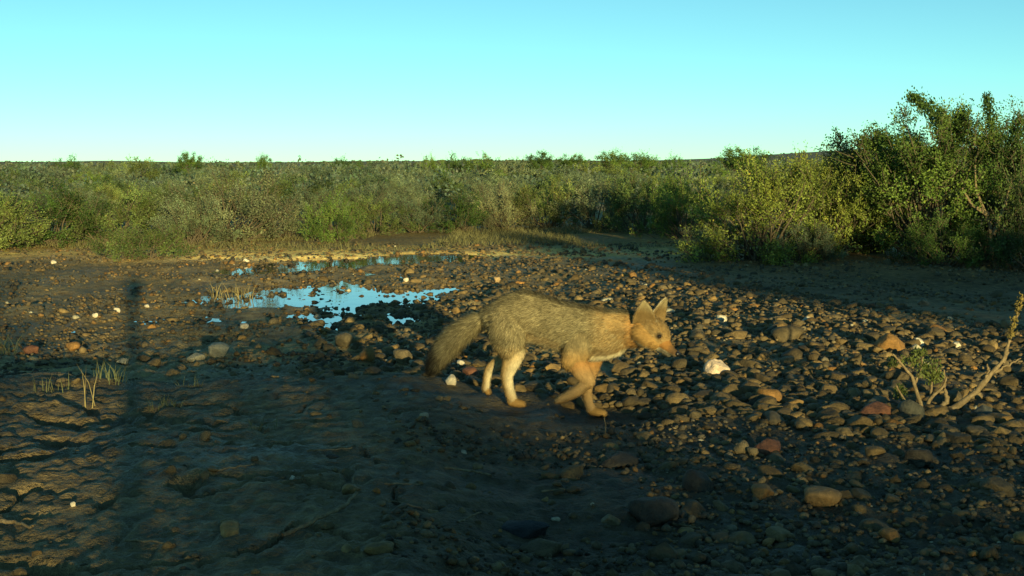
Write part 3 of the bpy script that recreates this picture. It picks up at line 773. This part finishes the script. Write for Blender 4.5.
for i, (px, py, n, sp, hg, lab) in enumerate(TUFT):
    p = ground_px(px, py)
    v, f, c = blades(n, (0, 0, -.01), sp, hg, .0014 if i < 7 else .0025, 300 + i, .3 if i != 1 else .12, (.10, .105, .045) if i not in (1, 7) else (.24, .19, .08))
    tag(obj("grass_tuft", mesh("grass_tuft", v, f, M_GRASS, c), None, p), lab, "grass", "grass tufts")
# straw coloured grass at the foot of the shrubs
N = 26000
u = rng.uniform(-.45, .2, N); Yg = rng.normal(15.8, 1.5, N).clip(13.2, 20) ; Xg = u * Yg
keep = (vnoise(Xg * .8, Yg * .8, 97) > .35) & (Yg > 13.6 + 1.2 * vnoise(Xg * .5, Yg * 0, 98)); Xg, Yg = Xg[keep], Yg[keep]; n = len(Xg); Zg = terrain(Xg, Yg)
b = np.stack([Xg, Yg, Zg], -1); hg = rng.uniform(.02, .08, (n, 1)); d = np.stack([rng.normal(0, .5, n), rng.normal(0, .5, n), np.ones(n)], -1) * hg
s = np.stack([rng.uniform(.002, .005, n), np.zeros(n), np.zeros(n)], -1)
v = np.stack([b - s, b + s, b + d], 1).reshape(-1, 3)
dg = obj("dry_grass", mesh("dry_grass", v, np.arange(n * 3).reshape(-1, 3), M_GRASS, np.repeat(np.array([[.12, .11, .045]]) * rng.uniform(.5, 1.5, (n, 1)), 3, 0)))
dg["kind"] = "stuff"; dg["label"] = "straw coloured grass along the foot of the shrubs"; dg["category"] = "grass"
def stick(name, pl, r0, r1, mat, lab, cat, jit=.0, side=()):
    P = []
    for px, py, up in pl:
        g = ground_px(px, py); g[2] += up; P.append(g)
    P = np.array(P); o0 = P[0].copy()
    t = np.linspace(0, 1, len(P)); tt = np.linspace(0, 1, 5 * len(P))
    Q_ = np.stack([np.interp(tt, t, P[:, k]) for k in range(3)], -1) - o0 + rng.normal(0, jit, (len(tt), 3))
    lines = [(Q_, np.linspace(r0, r1, len(tt)) * rng.uniform(.85, 1.15, len(tt)))]
    tv, tq = tubes(lines, 7)
    return tag(obj(name, mesh(name, tv, tq, mat, smooth=True), None, o0), lab, cat)
stick("stick", [(284, 537, .008), (320, 524, .012), (343, 512, .012), (357, 502, .02)], .0055, .004, M_DEAD, "pale crooked stick lying on the shaded bank, bottom left", "stick", .0015)
stick("stick", [(444, 470, .006), (470, 474, .008), (492, 477, .006)], .004, .003, M_DEAD, "thin grey stick lying in shade below the hind paw", "stick", .001)
stick("stick", [(0, 524, .006), (16, 526, .008), (32, 530, .006)], .005, .003, M_DEAD, "stick end entering at the bottom left corner", "stick", .001)
stick("stick", [(385, 486, .005), (420, 489, .007)], .003, .002, M_DEAD, "short thin twig lying on the shaded bank, middle", "stick", .001)
for k_, (px, py, a_, l_) in enumerate([(235, 470, .3, 40), (408, 508, -.5, 34), (330, 452, .1, 46), (470, 520, .7, 30), (150, 545, -.2, 50), (560, 492, .2, 38), (385, 440, -.7, 26), (60, 455, .15, 36), (690, 530, -.4, 34)]):
    dx_, dy_ = l_ / 2 * math.cos(a_), l_ / 4 * math.sin(a_)
    stick("twig", [(px - dx_, py + dy_, .006), (px, py + 1, .010), (px + dx_, py - dy_, .007)], .0028, .0015, M_DEAD, "thin dry twig lying on the near bank " + ["above the pale crooked stick", "right of the pale crooked stick", "left of the white pebble, left bank", "left of the blackish slab", "at the bottom edge, lower left", "below the fox's lifted forepaw", "below the pale triangular stone", "on the cracked crust, far left", "right of the big dark rock"][k_], "twig", .0012)["group"] = "dry twigs on the near bank"
p = ground_px(605, 433)
tv, tq = tubes([(np.array([[0, 0, -.01], [.002, 0, .025], [-.003, 0, .05]]), [.003, .0025, .0015])], 5)
tag(obj("twig", mesh("twig", tv, tq, M_DEAD), None, p), "tiny upright twig in front of the fox's front paw", "twig")
# forked leafy twig plant and dead branch, right
g0 = ground_px(925, 412); D0 = g0[1]
def rel(px, py, dy=0.): return at_depth(px, py, D0 + dy) - g0
plant = empty("twig_plant", g0)
ST = [[(922, 412, 0), (916, 392, 0), (912, 376, .0), (902, 364, -.01), (893, 354, -.02)], [(914, 385, 0), (920, 370, .01), (923, 356, .01)],
      [(924, 411, .01), (932, 396, 0), (942, 388, -.01), (947, 376, -.02)], [(930, 400, 0), (931, 385, .02), (936, 368, .02)], [(940, 390, 0), (946, 384, .02), (944, 370, .01)],
      [(920, 412, -.02), (905, 400, -.03), (896, 386, -.04)]]
for k, pl in enumerate(ST):
    P = np.array([rel(*q_) for q_ in pl]); tt = np.linspace(0, 1, 9); t = np.linspace(0, 1, len(P))
    Pq = np.stack([np.interp(tt, t, P[:, j]) for j in range(3)], -1) + rng.normal(0, .0015, (9, 3))
    tv, tq = tubes([(Pq, np.linspace(.0085 if k in (0, 2) else .0055, .0028, 9))], 6)
    obj("stem", mesh("plant_stem", tv, tq, M_DEAD, smooth=True), plant)
for k, (px, py, sx, sz, n) in enumerate([(927, 368, 13, 10, 300), (910, 360, 10, 6, 130), (934, 378, 9, 8, 170), (893, 362, 5, 6, 90), (900, 392, 7, 9, 160), (920, 352, 8, 4, 110)]):
    c = rel(px, py)
    P = c + rng.normal(0, 1, (n, 3)).clip(-1.5, 1.5) * np.array([sx, sx, sz]) / F * D0 * .55
    ax = norm(rng.normal(0, .7, (n, 3)) + [0, 0, .9]); s2 = norm(np.cross(ax, rng.normal(0, 1, (n, 3)))); ls = .011 * rng.uniform(.6, 1.3, (n, 1))
    q = np.stack([P - ax * ls * .6, P + s2 * ls * .22, P + ax * ls * .8, P - s2 * ls * .22], 1).reshape(-1, 3)
    obj("leaf_clump", mesh("leaf_clump", q, np.arange(n * 4).reshape(-1, 4), M_LEAF[2], np.full((n * 4, 3), .8) * np.array([1.15, .9, 1.0])), plant)
tag(plant, "small forked twig plant with green leaf clumps beside grey stone", "plant")
dead = empty("dead_branch", ground_px(945, 411)); gd = np.array(dead.location)
def reld(px, py, dy=0.): return at_depth(px, py, D0 + .02 + dy) - gd
for k, (pl, r0, r1) in enumerate([([(945, 412, 0), (962, 403, 0), (978, 390, 0), (990, 374, 0), (1003, 362, 0), (1008, 352, 0)], .013, .006),
        ([(938, 412, -.02), (948, 398, -.02), (944, 388, -.03)], .012, .004), ([(1003, 362, 0), (1009, 342, .01), (1014, 322, .01), (1019, 308, .01), (1022, 296, .0)], .0062, .004),
        ([(984, 382, 0), (988, 370, 0), (987, 364, 0)], .006, .002), ([(992, 374, 0), (1010, 364, .02), (1020, 358, .03)], .005, .002), ([(950, 409, 0), (938, 416, -.05), (925, 418, -.08)], .010, .004)]):
    P = np.array([reld(*q_) for q_ in pl]); tt = np.linspace(0, 1, 14); t = np.linspace(0, 1, len(P))
    Pq = np.stack([np.interp(tt, t, P[:, j]) for j in range(3)], -1) + rng.normal(0, .002, (14, 3))
    tv, tq = tubes([(Pq, np.linspace(r0, r1, 14) * rng.uniform(.8, 1.2, 14))], 7)
    obj("limb", mesh("dead_limb", tv, tq, M_DEAD, smooth=True), dead)
n = 240
t = rng.random(n); c = np.array([reld(1010, 338), reld(1014, 322), reld(1019, 308), reld(1022, 296)])
P = np.stack([np.interp(t, np.linspace(0, 1, 4), c[:, k]) for k in range(3)], -1) + rng.normal(0, .006, (n, 3))
ax = norm(rng.normal(0, .6, (n, 3)) + [0, 0, .6]); s2 = norm(np.cross(ax, rng.normal(0, 1, (n, 3)))); ls = .010 * rng.uniform(.6, 1.3, (n, 1))
q = np.stack([P - ax * ls * .6, P + s2 * ls * .3, P + ax * ls * .8, P - s2 * ls * .3], 1).reshape(-1, 3)
obj("dry_leaves", mesh("dry_leaves", q, np.arange(n * 4).reshape(-1, 4), M_GRASS, np.full((n * 4, 3), 1.) * np.array([.20, .15, .04])), dead)
tag(dead, "bare dead branch curving up at the right edge beside the twig plant", "branch")

# ------------------------------------------------------------------ the fox
PXM = F / FOXD / math.cos(PITCH)
YAW = .16                                           # body turned a little towards the camera
def fp(px, py, lat=0.0):
    """picture point on the fox's middle plane, lat metres towards its far side"""
    off = -(px - 545) / PXM * math.tan(YAW) + lat
    return at_depth(px, py, FOXD + off)
B = []                                              # centre, radii, region, flow direction
def chain(pts, region, step=.006, flow=None):
    """pts: (px, py, lat, rz px, rlat px)"""
    C = np.array([fp(p[0], p[1], p[2]) for p in pts]); Rz = np.array([p[3] for p in pts]) / PXM; Rl = np.array([p[4] for p in pts]) / PXM
    Ls = np.r_[0, np.cumsum(np.linalg.norm(np.diff(C, axis=0), axis=1))]
    n = max(2, int(Ls[-1] / step)); t = np.linspace(0, Ls[-1], n)
    # smooth interpolation
    def ip(a): return np.interp(t, Ls, a)
    P = np.stack([ip(C[:, k]) for k in range(3)], -1); rz, rl = ip(Rz), ip(Rl)
    if n > 6:
        for arr in (P,):
            for _ in range(3): arr[1:-1] = (arr[:-2] + 2 * arr[1:-1] + arr[2:]) / 4
    T = norm(np.gradient(P, axis=0))
    for i in range(n): B.append((P[i], np.array([rz[i], rl[i], rz[i]]), region, T[i] if flow is None else np.array(flow)))
BACKW = norm(np.array([-.9, .16, -.38]))
chain([(490, 314, 0, 9, 8), (499, 318, 0, 16, 15), (511, 316, 0, 22, 18), (525, 315, 0, 26.5, 19), (543, 319.5, 0, 25, 17.5), (562, 325.5, 0, 25, 18.5), (582, 331, 0, 27, 20), (599, 333.5, 0, 26, 19), (611, 334, 0, 22, 16)], 'trunk', .007, BACKW)
chain([(606, 331, 0, 22, 15), (620, 329, 0, 19.5, 14), (635, 329, 0, 17.5, 13), (650, 332, -.015, 14, 12)], 'neck', .006, norm(np.array([-.9, .2, -.3])))
chain([(590, 347, 0, 12, 12), (604, 348, 0, 10, 11), (618, 345, 0, 7, 9)], 'chest', .006, norm(np.array([-.6, .1, -.7])))
# hind near (towards the camera: lat negative)
DN = norm(np.array([-.25, 0, -1.0]))
chain([(507, 322, -.03, 19, 11), (508, 334, -.045, 19, 11), (511, 344, -.05, 14.5, 10), (513.5, 352, -.05, 11, 8.5), (511.5, 360, -.05, 8, 7)], 'thigh', .006, DN)
chain([(515, 351, -.05, 11, 8.5), (511, 362, -.05, 9, 7.2), (507, 373, -.05, 6.6, 6), (507, 380, -.05, 5.8, 5.2), (509.5, 391, -.05, 5.2, 4.8), (512, 399, -.05, 5.2, 5)], 'hind', .004, np.array([0, 0, -1.]))
chain([(511, 401.5, -.05, 4.6, 5), (517, 402.8, -.052, 4.6, 6), (523, 403.8, -.054, 3.4, 5.4)], 'paw', .004, np.array([.7, 0, -.6]))
chain([(507, 335, .04, 16, 10), (511, 350, .05, 11, 8), (505, 359, .05, 7.5, 6), (493, 365, .05, 5.4, 5), (488.5, 369, .05, 4.6, 4.6), (486.5, 380, .05, 4.0, 4), (485.5, 388, .05, 4.2, 4.4)], 'hind', .005, np.array([0, 0, -1.]))
chain([(485.5, 388, .05, 4.2, 4.4), (488, 391.5, .05, 3.8, 5)], 'paw', .004, np.array([.7, 0, -.6]))
# front near: lifted, wrist bent back
chain([(585, 336, -.035, 17, 10), (578, 348, -.045, 15, 9), (573, 359, -.05, 12, 8)], 'upper', .006, DN)
chain([(574, 358, -.05, 11, 8), (581, 370, -.05, 9.6, 7.5), (588, 381, -.05, 7.4, 6.4)], 'fore', .004, norm(np.array([.3, 0, -1.])))
chain([(588, 381, -.05, 7, 6.2), (580, 389, -.05, 6, 5.4), (571, 394.5, -.05, 5.4, 5.8), (562, 398.5, -.05, 4.6, 5.6), (558, 400.5, -.05, 3.2, 4.6)], 'fore', .004, norm(np.array([-.8, 0, -.5])))
# front far: planted
chain([(596, 342, .03, 14, 9), (593, 357, .035, 10.5, 7.5), (590, 371, .035, 8, 6.4), (587, 384, .035, 6.2, 5.5), (586.5, 391, .03, 5.6, 5.2), (588.5, 402, .02, 4.6, 4.6), (591, 409, .015, 4.8, 5)], 'fore', .004, np.array([0, 0, -1.]))
chain([(591, 410.5, .015, 4.6, 5.2), (598, 412, .012, 4.6, 6), (604, 413.2, .010, 3.4, 5.4)], 'paw', .004, np.array([.7, 0, -.6]))
# tail
chain([(492, 313, 0, 6, 6), (481, 319, .005, 6.5, 6.5), (470, 326, .01, 9, 8), (458, 335, .015, 10.5, 9), (448, 345, .02, 10.5, 9), (440, 355, .02, 8.5, 7.5), (434, 365, .02, 5, 5)], 'tail', .005)
# head
HYAW, HPIT, HS_ = math.radians(40), math.radians(24), 1.12
HC = fp(651, 331, -.02)
HF = np.array([math.cos(HYAW) * math.cos(HPIT), -math.sin(HYAW) * math.cos(HPIT), -math.sin(HPIT)])
HL = np.array([math.sin(HYAW), math.cos(HYAW), 0]); HU = np.cross(HF, HL)
def hp(x, y, z): return HC + (HF * x + HL * y + HU * z) * HS_
def hchain(pts, region, flow, step=.004):
    C = np.array([hp(*p[:3]) for p in pts]); R_ = np.array([p[3] for p in pts]) * HS_
    Ls = np.r_[0, np.cumsum(np.linalg.norm(np.diff(C, axis=0), axis=1))]; n = max(2, int(Ls[-1] / step)); t = np.linspace(0, Ls[-1], n)
    for i in range(n):
        P = np.array([np.interp(t[i], Ls, C[:, k]) for k in range(3)]); rr = np.interp(t[i], Ls, R_)
        B.append((P, np.array([rr] * 3), region, flow))
BK = -HF
hchain([(-.03, 0, .0, .036), (0, 0, .006, .041), (.022, 0, .006, .037), (.042, 0, .0, .029)], 'head', norm(BK + HU * .1))
for s in (-1, 1): hchain([(-.012, s * .022, -.010, .031), (.014, s * .024, -.016, .027), (.036, s * .015, -.016, .020)], 'cheek', norm(BK - HU * .5 + HL * s * .5))
hchain([(.036, 0, -.004, .027), (.054, 0, -.010, .0205), (.074, 0, -.0155, .0158), (.092, 0, -.0190, .0128), (.104, 0, -.0200, .0112)], 'muzzle', BK)
hchain([(.020, 0, -.028, .018), (.056, 0, -.031, .0130), (.086, 0, -.033, .0095)], 'jaw', BK)
EARF = {}
for s in (-1, 1):
    base = np.array([-.016, s * .031, .026]); up = norm(np.array([-.16, s * .42, 1.0]))
    frt = norm(np.array([.62, -.70, 0.0]) if s < 0 else np.array([.97, -.20, 0.0])); frt = norm(frt - up * (frt @ up)); acr = np.cross(up, frt)
    for u_ in np.linspace(0, 1, 24):
        wd = .034 * (1 - u_ ** 1.5) ** .85
        for v_ in np.linspace(-1, 1, max(2, int(wd * 2 / .0032))):
            q_ = base + up * (.074 * u_) + acr * (wd * v_) + frt * (.011 * v_ * v_ * (1 - u_)) - frt * .006 * (1 - u_)
            B.append((hp(*q_), np.array([.0044] * 3), 'ear', norm(HF * up[0] + HL * up[1] + HU * up[2])))
    EARF[s] = norm(HF * frt[0] + HL * frt[1] + HU * frt[2])
# one continuous skin: union of all the volumes, remeshed and smoothed
bm = bmesh.new(); bmesh.ops.create_icosphere(bm, subdivisions=2, radius=1)
iv = np.array([x.co[:] for x in bm.verts]); fi = np.array([[x.index for x in y.verts] for y in bm.faces]); bm.free()
cb, sb = math.cos(-YAW), math.sin(-YAW)
VV, FF = [], []
for k, (c, rr, reg, fl) in enumerate(B):
    e = iv * rr
    e = np.stack([e[:, 0] * cb - e[:, 1] * sb, e[:, 0] * sb + e[:, 1] * cb, e[:, 2]], -1)
    VV.append(e + c); FF.append(fi + k * len(iv))
raw = mesh("fox_volumes", np.concatenate(VV), np.concatenate(FF))
tmp = bpy.data.objects.new("fox_volumes", raw); COL.objects.link(tmp)
rm = tmp.modifiers.new("remesh", 'REMESH'); rm.mode = 'VOXEL'; rm.voxel_size = .0035
smo = tmp.modifiers.new("smooth", 'SMOOTH'); smo.iterations = 5; smo.factor = .5
dg_ = bpy.context.evaluated_depsgraph_get()
skin = bpy.data.meshes.new_from_object(tmp.evaluated_get(dg_))
bpy.data.objects.remove(tmp); bpy.data.meshes.remove(raw)
skin.name = "fox_body"
nvs = len(skin.vertices)
SV = np.empty(nvs * 3, dtype=np.float32); skin.vertices.foreach_get("co", SV); SV = SV.reshape(-1, 3).astype(float)
SN = np.empty(nvs * 3, dtype=np.float32); skin.vertices.foreach_get("normal", SN); SN = SN.reshape(-1, 3).astype(float)
BC = np.array([b[0] for b in B]); BR = np.array([b[1].mean() for b in B]); BF = np.array([b[3] for b in B]); BG = np.array([b[2] for b in B])
def nearest(P):
    out = np.empty(len(P), dtype=int)
    for i in range(0, len(P), 4000):
        d = np.linalg.norm(P[i:i + 4000, None] - BC[None], axis=2) - BR[None] * .85
        out[i:i + 4000] = d.argmin(1)
    return out
GREY, TAWNY, CREAM, DARK, RUST, PALE = (np.array(c) for c in [(.22, .188, .102), (.43, .25, .08), (.82, .70, .44), (.03, .025, .018), (.47, .225, .062), (.44, .37, .20)])
def coat(P, Nn, ni, r=None):
    n = len(P); g = BG[ni]; c = np.tile(GREY, (n, 1)); fpx, fpy = to_px(P)
    def put(mask, col, w=1.0):
        w = np.broadcast_to(np.asarray(w, float), (n,)) * mask
        c[:] = c * (1 - w[:, None]) + col * w[:, None]
    nzv = Nn[:, 2]
    tr = (g == 'trunk') | (g == 'thigh')
    put(tr, TAWNY * .75, .5 * sstep(.1, .7, -nzv) + .15)
    put(g == 'trunk', CREAM * .8, sstep(.45, .9, -nzv))
    put((g == 'trunk'), TAWNY, .45 * sstep(585, 605, fpx))
    put(g == 'neck', TAWNY, .55 * (1 - sstep(.5, 1, nzv)) + .12)
    put(g == 'neck', RUST, sstep(622, 636, fpx) * (1 - sstep(.4, .9, nzv)) * .75)
    put((g == 'neck') | (g == 'chest'), CREAM, sstep(343, 352, fpy))
    put(g == 'chest', CREAM, .45)
    put(g == 'thigh', TAWNY, .35 * sstep(340, 352, fpy))
    put(g == 'upper', TAWNY * .9, .2 + .65 * sstep(342, 362, fpy))
    put(g == 'fore', RUST * 1.0, sstep(346, 366, fpy))
    put(g == 'fore', PALE, .45 * sstep(355, 380, fpy))
    put(g == 'hind', TAWNY * .8 + PALE * .2, sstep(346, 358, fpy))
    put((g == 'hind'), CREAM, .9 * sstep(-.9, .6, Nn[:, 0]) * sstep(344, 366, fpy) * (1 - .6 * sstep(384, 402, fpy)))
    put(g == 'paw', TAWNY * .8, 1.0)
    put(g == 'tail', GREY * .95, 1); put(g == 'tail', TAWNY * .7, .12)
    put(g == 'tail', DARK, sstep(446, 432, fpx) if False else 1 - sstep(433, 446, fpx))
    loc_ = (P - HC) / HS_; hx, hy, hz = loc_ @ HF, loc_ @ HL, loc_ @ HU
    put(g == 'head', TAWNY * .72 + GREY * .25, 1); put(g == 'cheek', TAWNY * .9, 1); put(g == 'cheek', CREAM, sstep(-.022, -.036, hz) if False else 1 - sstep(-.040, -.026, hz))
    put(g == 'muzzle', RUST * .75, 1); put(g == 'muzzle', CREAM * .6, 1 - sstep(-.028, -.020, hz)); put(g == 'muzzle', DARK * 2, .7 * sstep(.075, .1, hx))
    put(g == 'jaw', CREAM * .8, 1); put(g == 'jaw', DARK, .8 * sstep(.04, .07, hx))
    hd = (g == 'head') | (g == 'muzzle') | (g == 'cheek')
    for s in (-1, 1):                                # dark rims of the eyes
        e = np.linalg.norm(np.stack([hx - .047, hy - s * .026, hz - .011], -1), axis=1)
        put(hd, DARK * 1.5, .85 * (1 - sstep(.008, .0145, e)))
    ear = g == 'ear'
    fr = np.where((hy < 0), Nn @ EARF[-1], Nn @ EARF[1])
    put(ear, TAWNY * .8, 1); put(ear, PALE * .75, .8 * sstep(.1, .5, fr)); put(ear, CREAM, .8 * (1 - sstep(.25, .6, np.abs(fr)))); put(ear, TAWNY * .42, .8 * (1 - sstep(.050, .085, hz)) * sstep(.2, .6, fr))
    mot = fbm(P[:, 0] * 26 + P[:, 1] * 9, P[:, 2] * 30 - P[:, 1] * 7, 201, 3)
    bodym = tr | (g == 'tail') | (g == 'neck') | (g == 'upper')
    c *= (1 + .42 * mot * bodym)[:, None]
    c *= (1 - .28 * sstep(.35, .9, nzv) * ((g == 'trunk') | (g == 'neck')))[:, None]
    put(g == 'paw', DARK * 2.5, .55 * sstep(.2, .8, Nn[:, 0]))
    if r is not None:
        k = r.random(n); body = tr | (g == 'tail') | (g == 'neck') | (g == 'head')
        amt = np.where((g == 'trunk') | (g == 'tail') | (g == 'thigh'), 1.0, .45) * body
        dk = (k < .26 * amt); lt = (k > 1 - .24 * amt)
        c[dk] *= .42; c[lt] = c[lt] * .5 + PALE * .6
        put(g == 'tail', DARK, .85 * (1 - sstep(432, 445, fpx)))
        c *= r.uniform(.8, 1.2, (n, 1))
    return c
ni = nearest(SV)
M_SKIN = m_tone("fox_skin", .9, .1); M_FUR = m_tone("fox_fur", .75, .12)
ca = skin.color_attributes.new("tone", 'FLOAT_COLOR', 'POINT'); cc = np.ones((nvs, 4), dtype=np.float32); cc[:, :3] = coat(SV, SN, ni) * .8
ca.data.foreach_set("color", cc.ravel())
skin.materials.clear(); skin.materials.append(M_SKIN); skin.polygons.foreach_set("use_smooth", np.ones(len(skin.polygons), dtype=bool))
fbase = np.array([PAWS[0][0], PAWS[0][1], PAWS[0][2]])
fox = empty("fox", fbase)
def shift(me): me.transform(Matrix.Translation(Vector(-fbase))); return me
# fur
skin.calc_loop_triangles()
lt_ = np.empty(len(skin.loop_triangles) * 3, dtype=np.int32); skin.loop_triangles.foreach_get("vertices", lt_); lt_ = lt_.reshape(-1, 3)
ar = np.linalg.norm(np.cross(SV[lt_[:, 1]] - SV[lt_[:, 0]], SV[lt_[:, 2]] - SV[lt_[:, 0]]), axis=1)
LEN = {'trunk': .0195, 'neck': .019, 'chest': .019, 'thigh': .016, 'upper': .012, 'hind': .009, 'fore': .008, 'paw': .005, 'tail': .030, 'head': .011, 'cheek': .015, 'muzzle': .004, 'jaw': .006, 'ear': .006}
fr_ = np.random.default_rng(77)
NF = 260000
tri = fr_.choice(len(lt_), NF, p=ar / ar.sum()); b1 = np.sqrt(fr_.random(NF)); b2 = fr_.random(NF)
wts = np.stack([1 - b1, b1 * (1 - b2), b1 * b2], -1)
FP = (SV[lt_[tri]] * wts[..., None]).sum(1); FN = norm((SN[lt_[tri]] * wts[..., None]).sum(1))
fn = nearest(FP); L = np.array([LEN[g] for g in BG[fn]]) * fr_.uniform(.55, 1.25, NF)
for s in (-1, 1): L *= sstep(.004, .018, np.linalg.norm(FP - hp(.049, s * .0275, .0115), axis=1))
fl = BF[fn]; fl = norm(fl - FN * (fl * FN).sum(1, keepdims=True) * .8 + fr_.normal(0, .16, (NF, 3)))
lay = np.where(BG[fn] == 'tail', .62, .38)[:, None]
e1 = FP + (FN * lay * 1.25 + fl * .6) * L[:, None] * .5
e2 = FP + (FN * lay * .85 + fl * 1.0) * L[:, None]
wid = np.where(L > .013, .0009, .0007)[:, None]
sdv = norm(np.cross(fl, FN) + fr_.normal(0, .25, (NF, 3)))
fv = np.stack([FP - FN * .001 - sdv * wid, FP - FN * .001 + sdv * wid, e2], 1).reshape(-1, 3)
k = np.arange(NF)[:, None] * 3
fcol = np.repeat(coat(FP, FN, fn, fr_), 3, 0)
fur_me = mesh("fox_fur", fv, [k + np.array([[0, 1, 2]])], M_FUR, fcol, smooth=True)
fnn = norm(np.repeat(norm(FN + .24 * fr_.normal(0, 1, (NF, 3))), 3, 0))
fur_me.normals_split_custom_set_from_vertices(fnn.tolist())
shift(fur_me); 
M_EYE = m_plain("dark_eye", (.012, .008, .004), .12, .6); M_NOSE = m_plain("wet_nose", (.015, .013, .012), .35, .5)
def ellip(name, c, rad, m):
    me = mesh(name, iv * 1.0, fi, m, smooth=True)
    R3 = np.stack([HF, HL, HU], 1)
    v = (iv * rad) @ R3.T + c - fbase
    me.vertices.foreach_set("co", v.astype(np.float32).ravel()); me.update(); return obj(name, me, fox)
shift(skin)
obj("body", skin, fox); obj("fur", fur_me, fox)
for s in (-1, 1): ellip("eye", hp(.0490, s * .0275, .0115), (.0066, .0066, .0066), M_EYE)
ellip("nose", hp(.1130, 0, -.0165), (.0090, .0105, .0085), M_NOSE)
tag(fox, "grizzled grey brown fox walking right along the stony bank, one forepaw lifted", "fox")
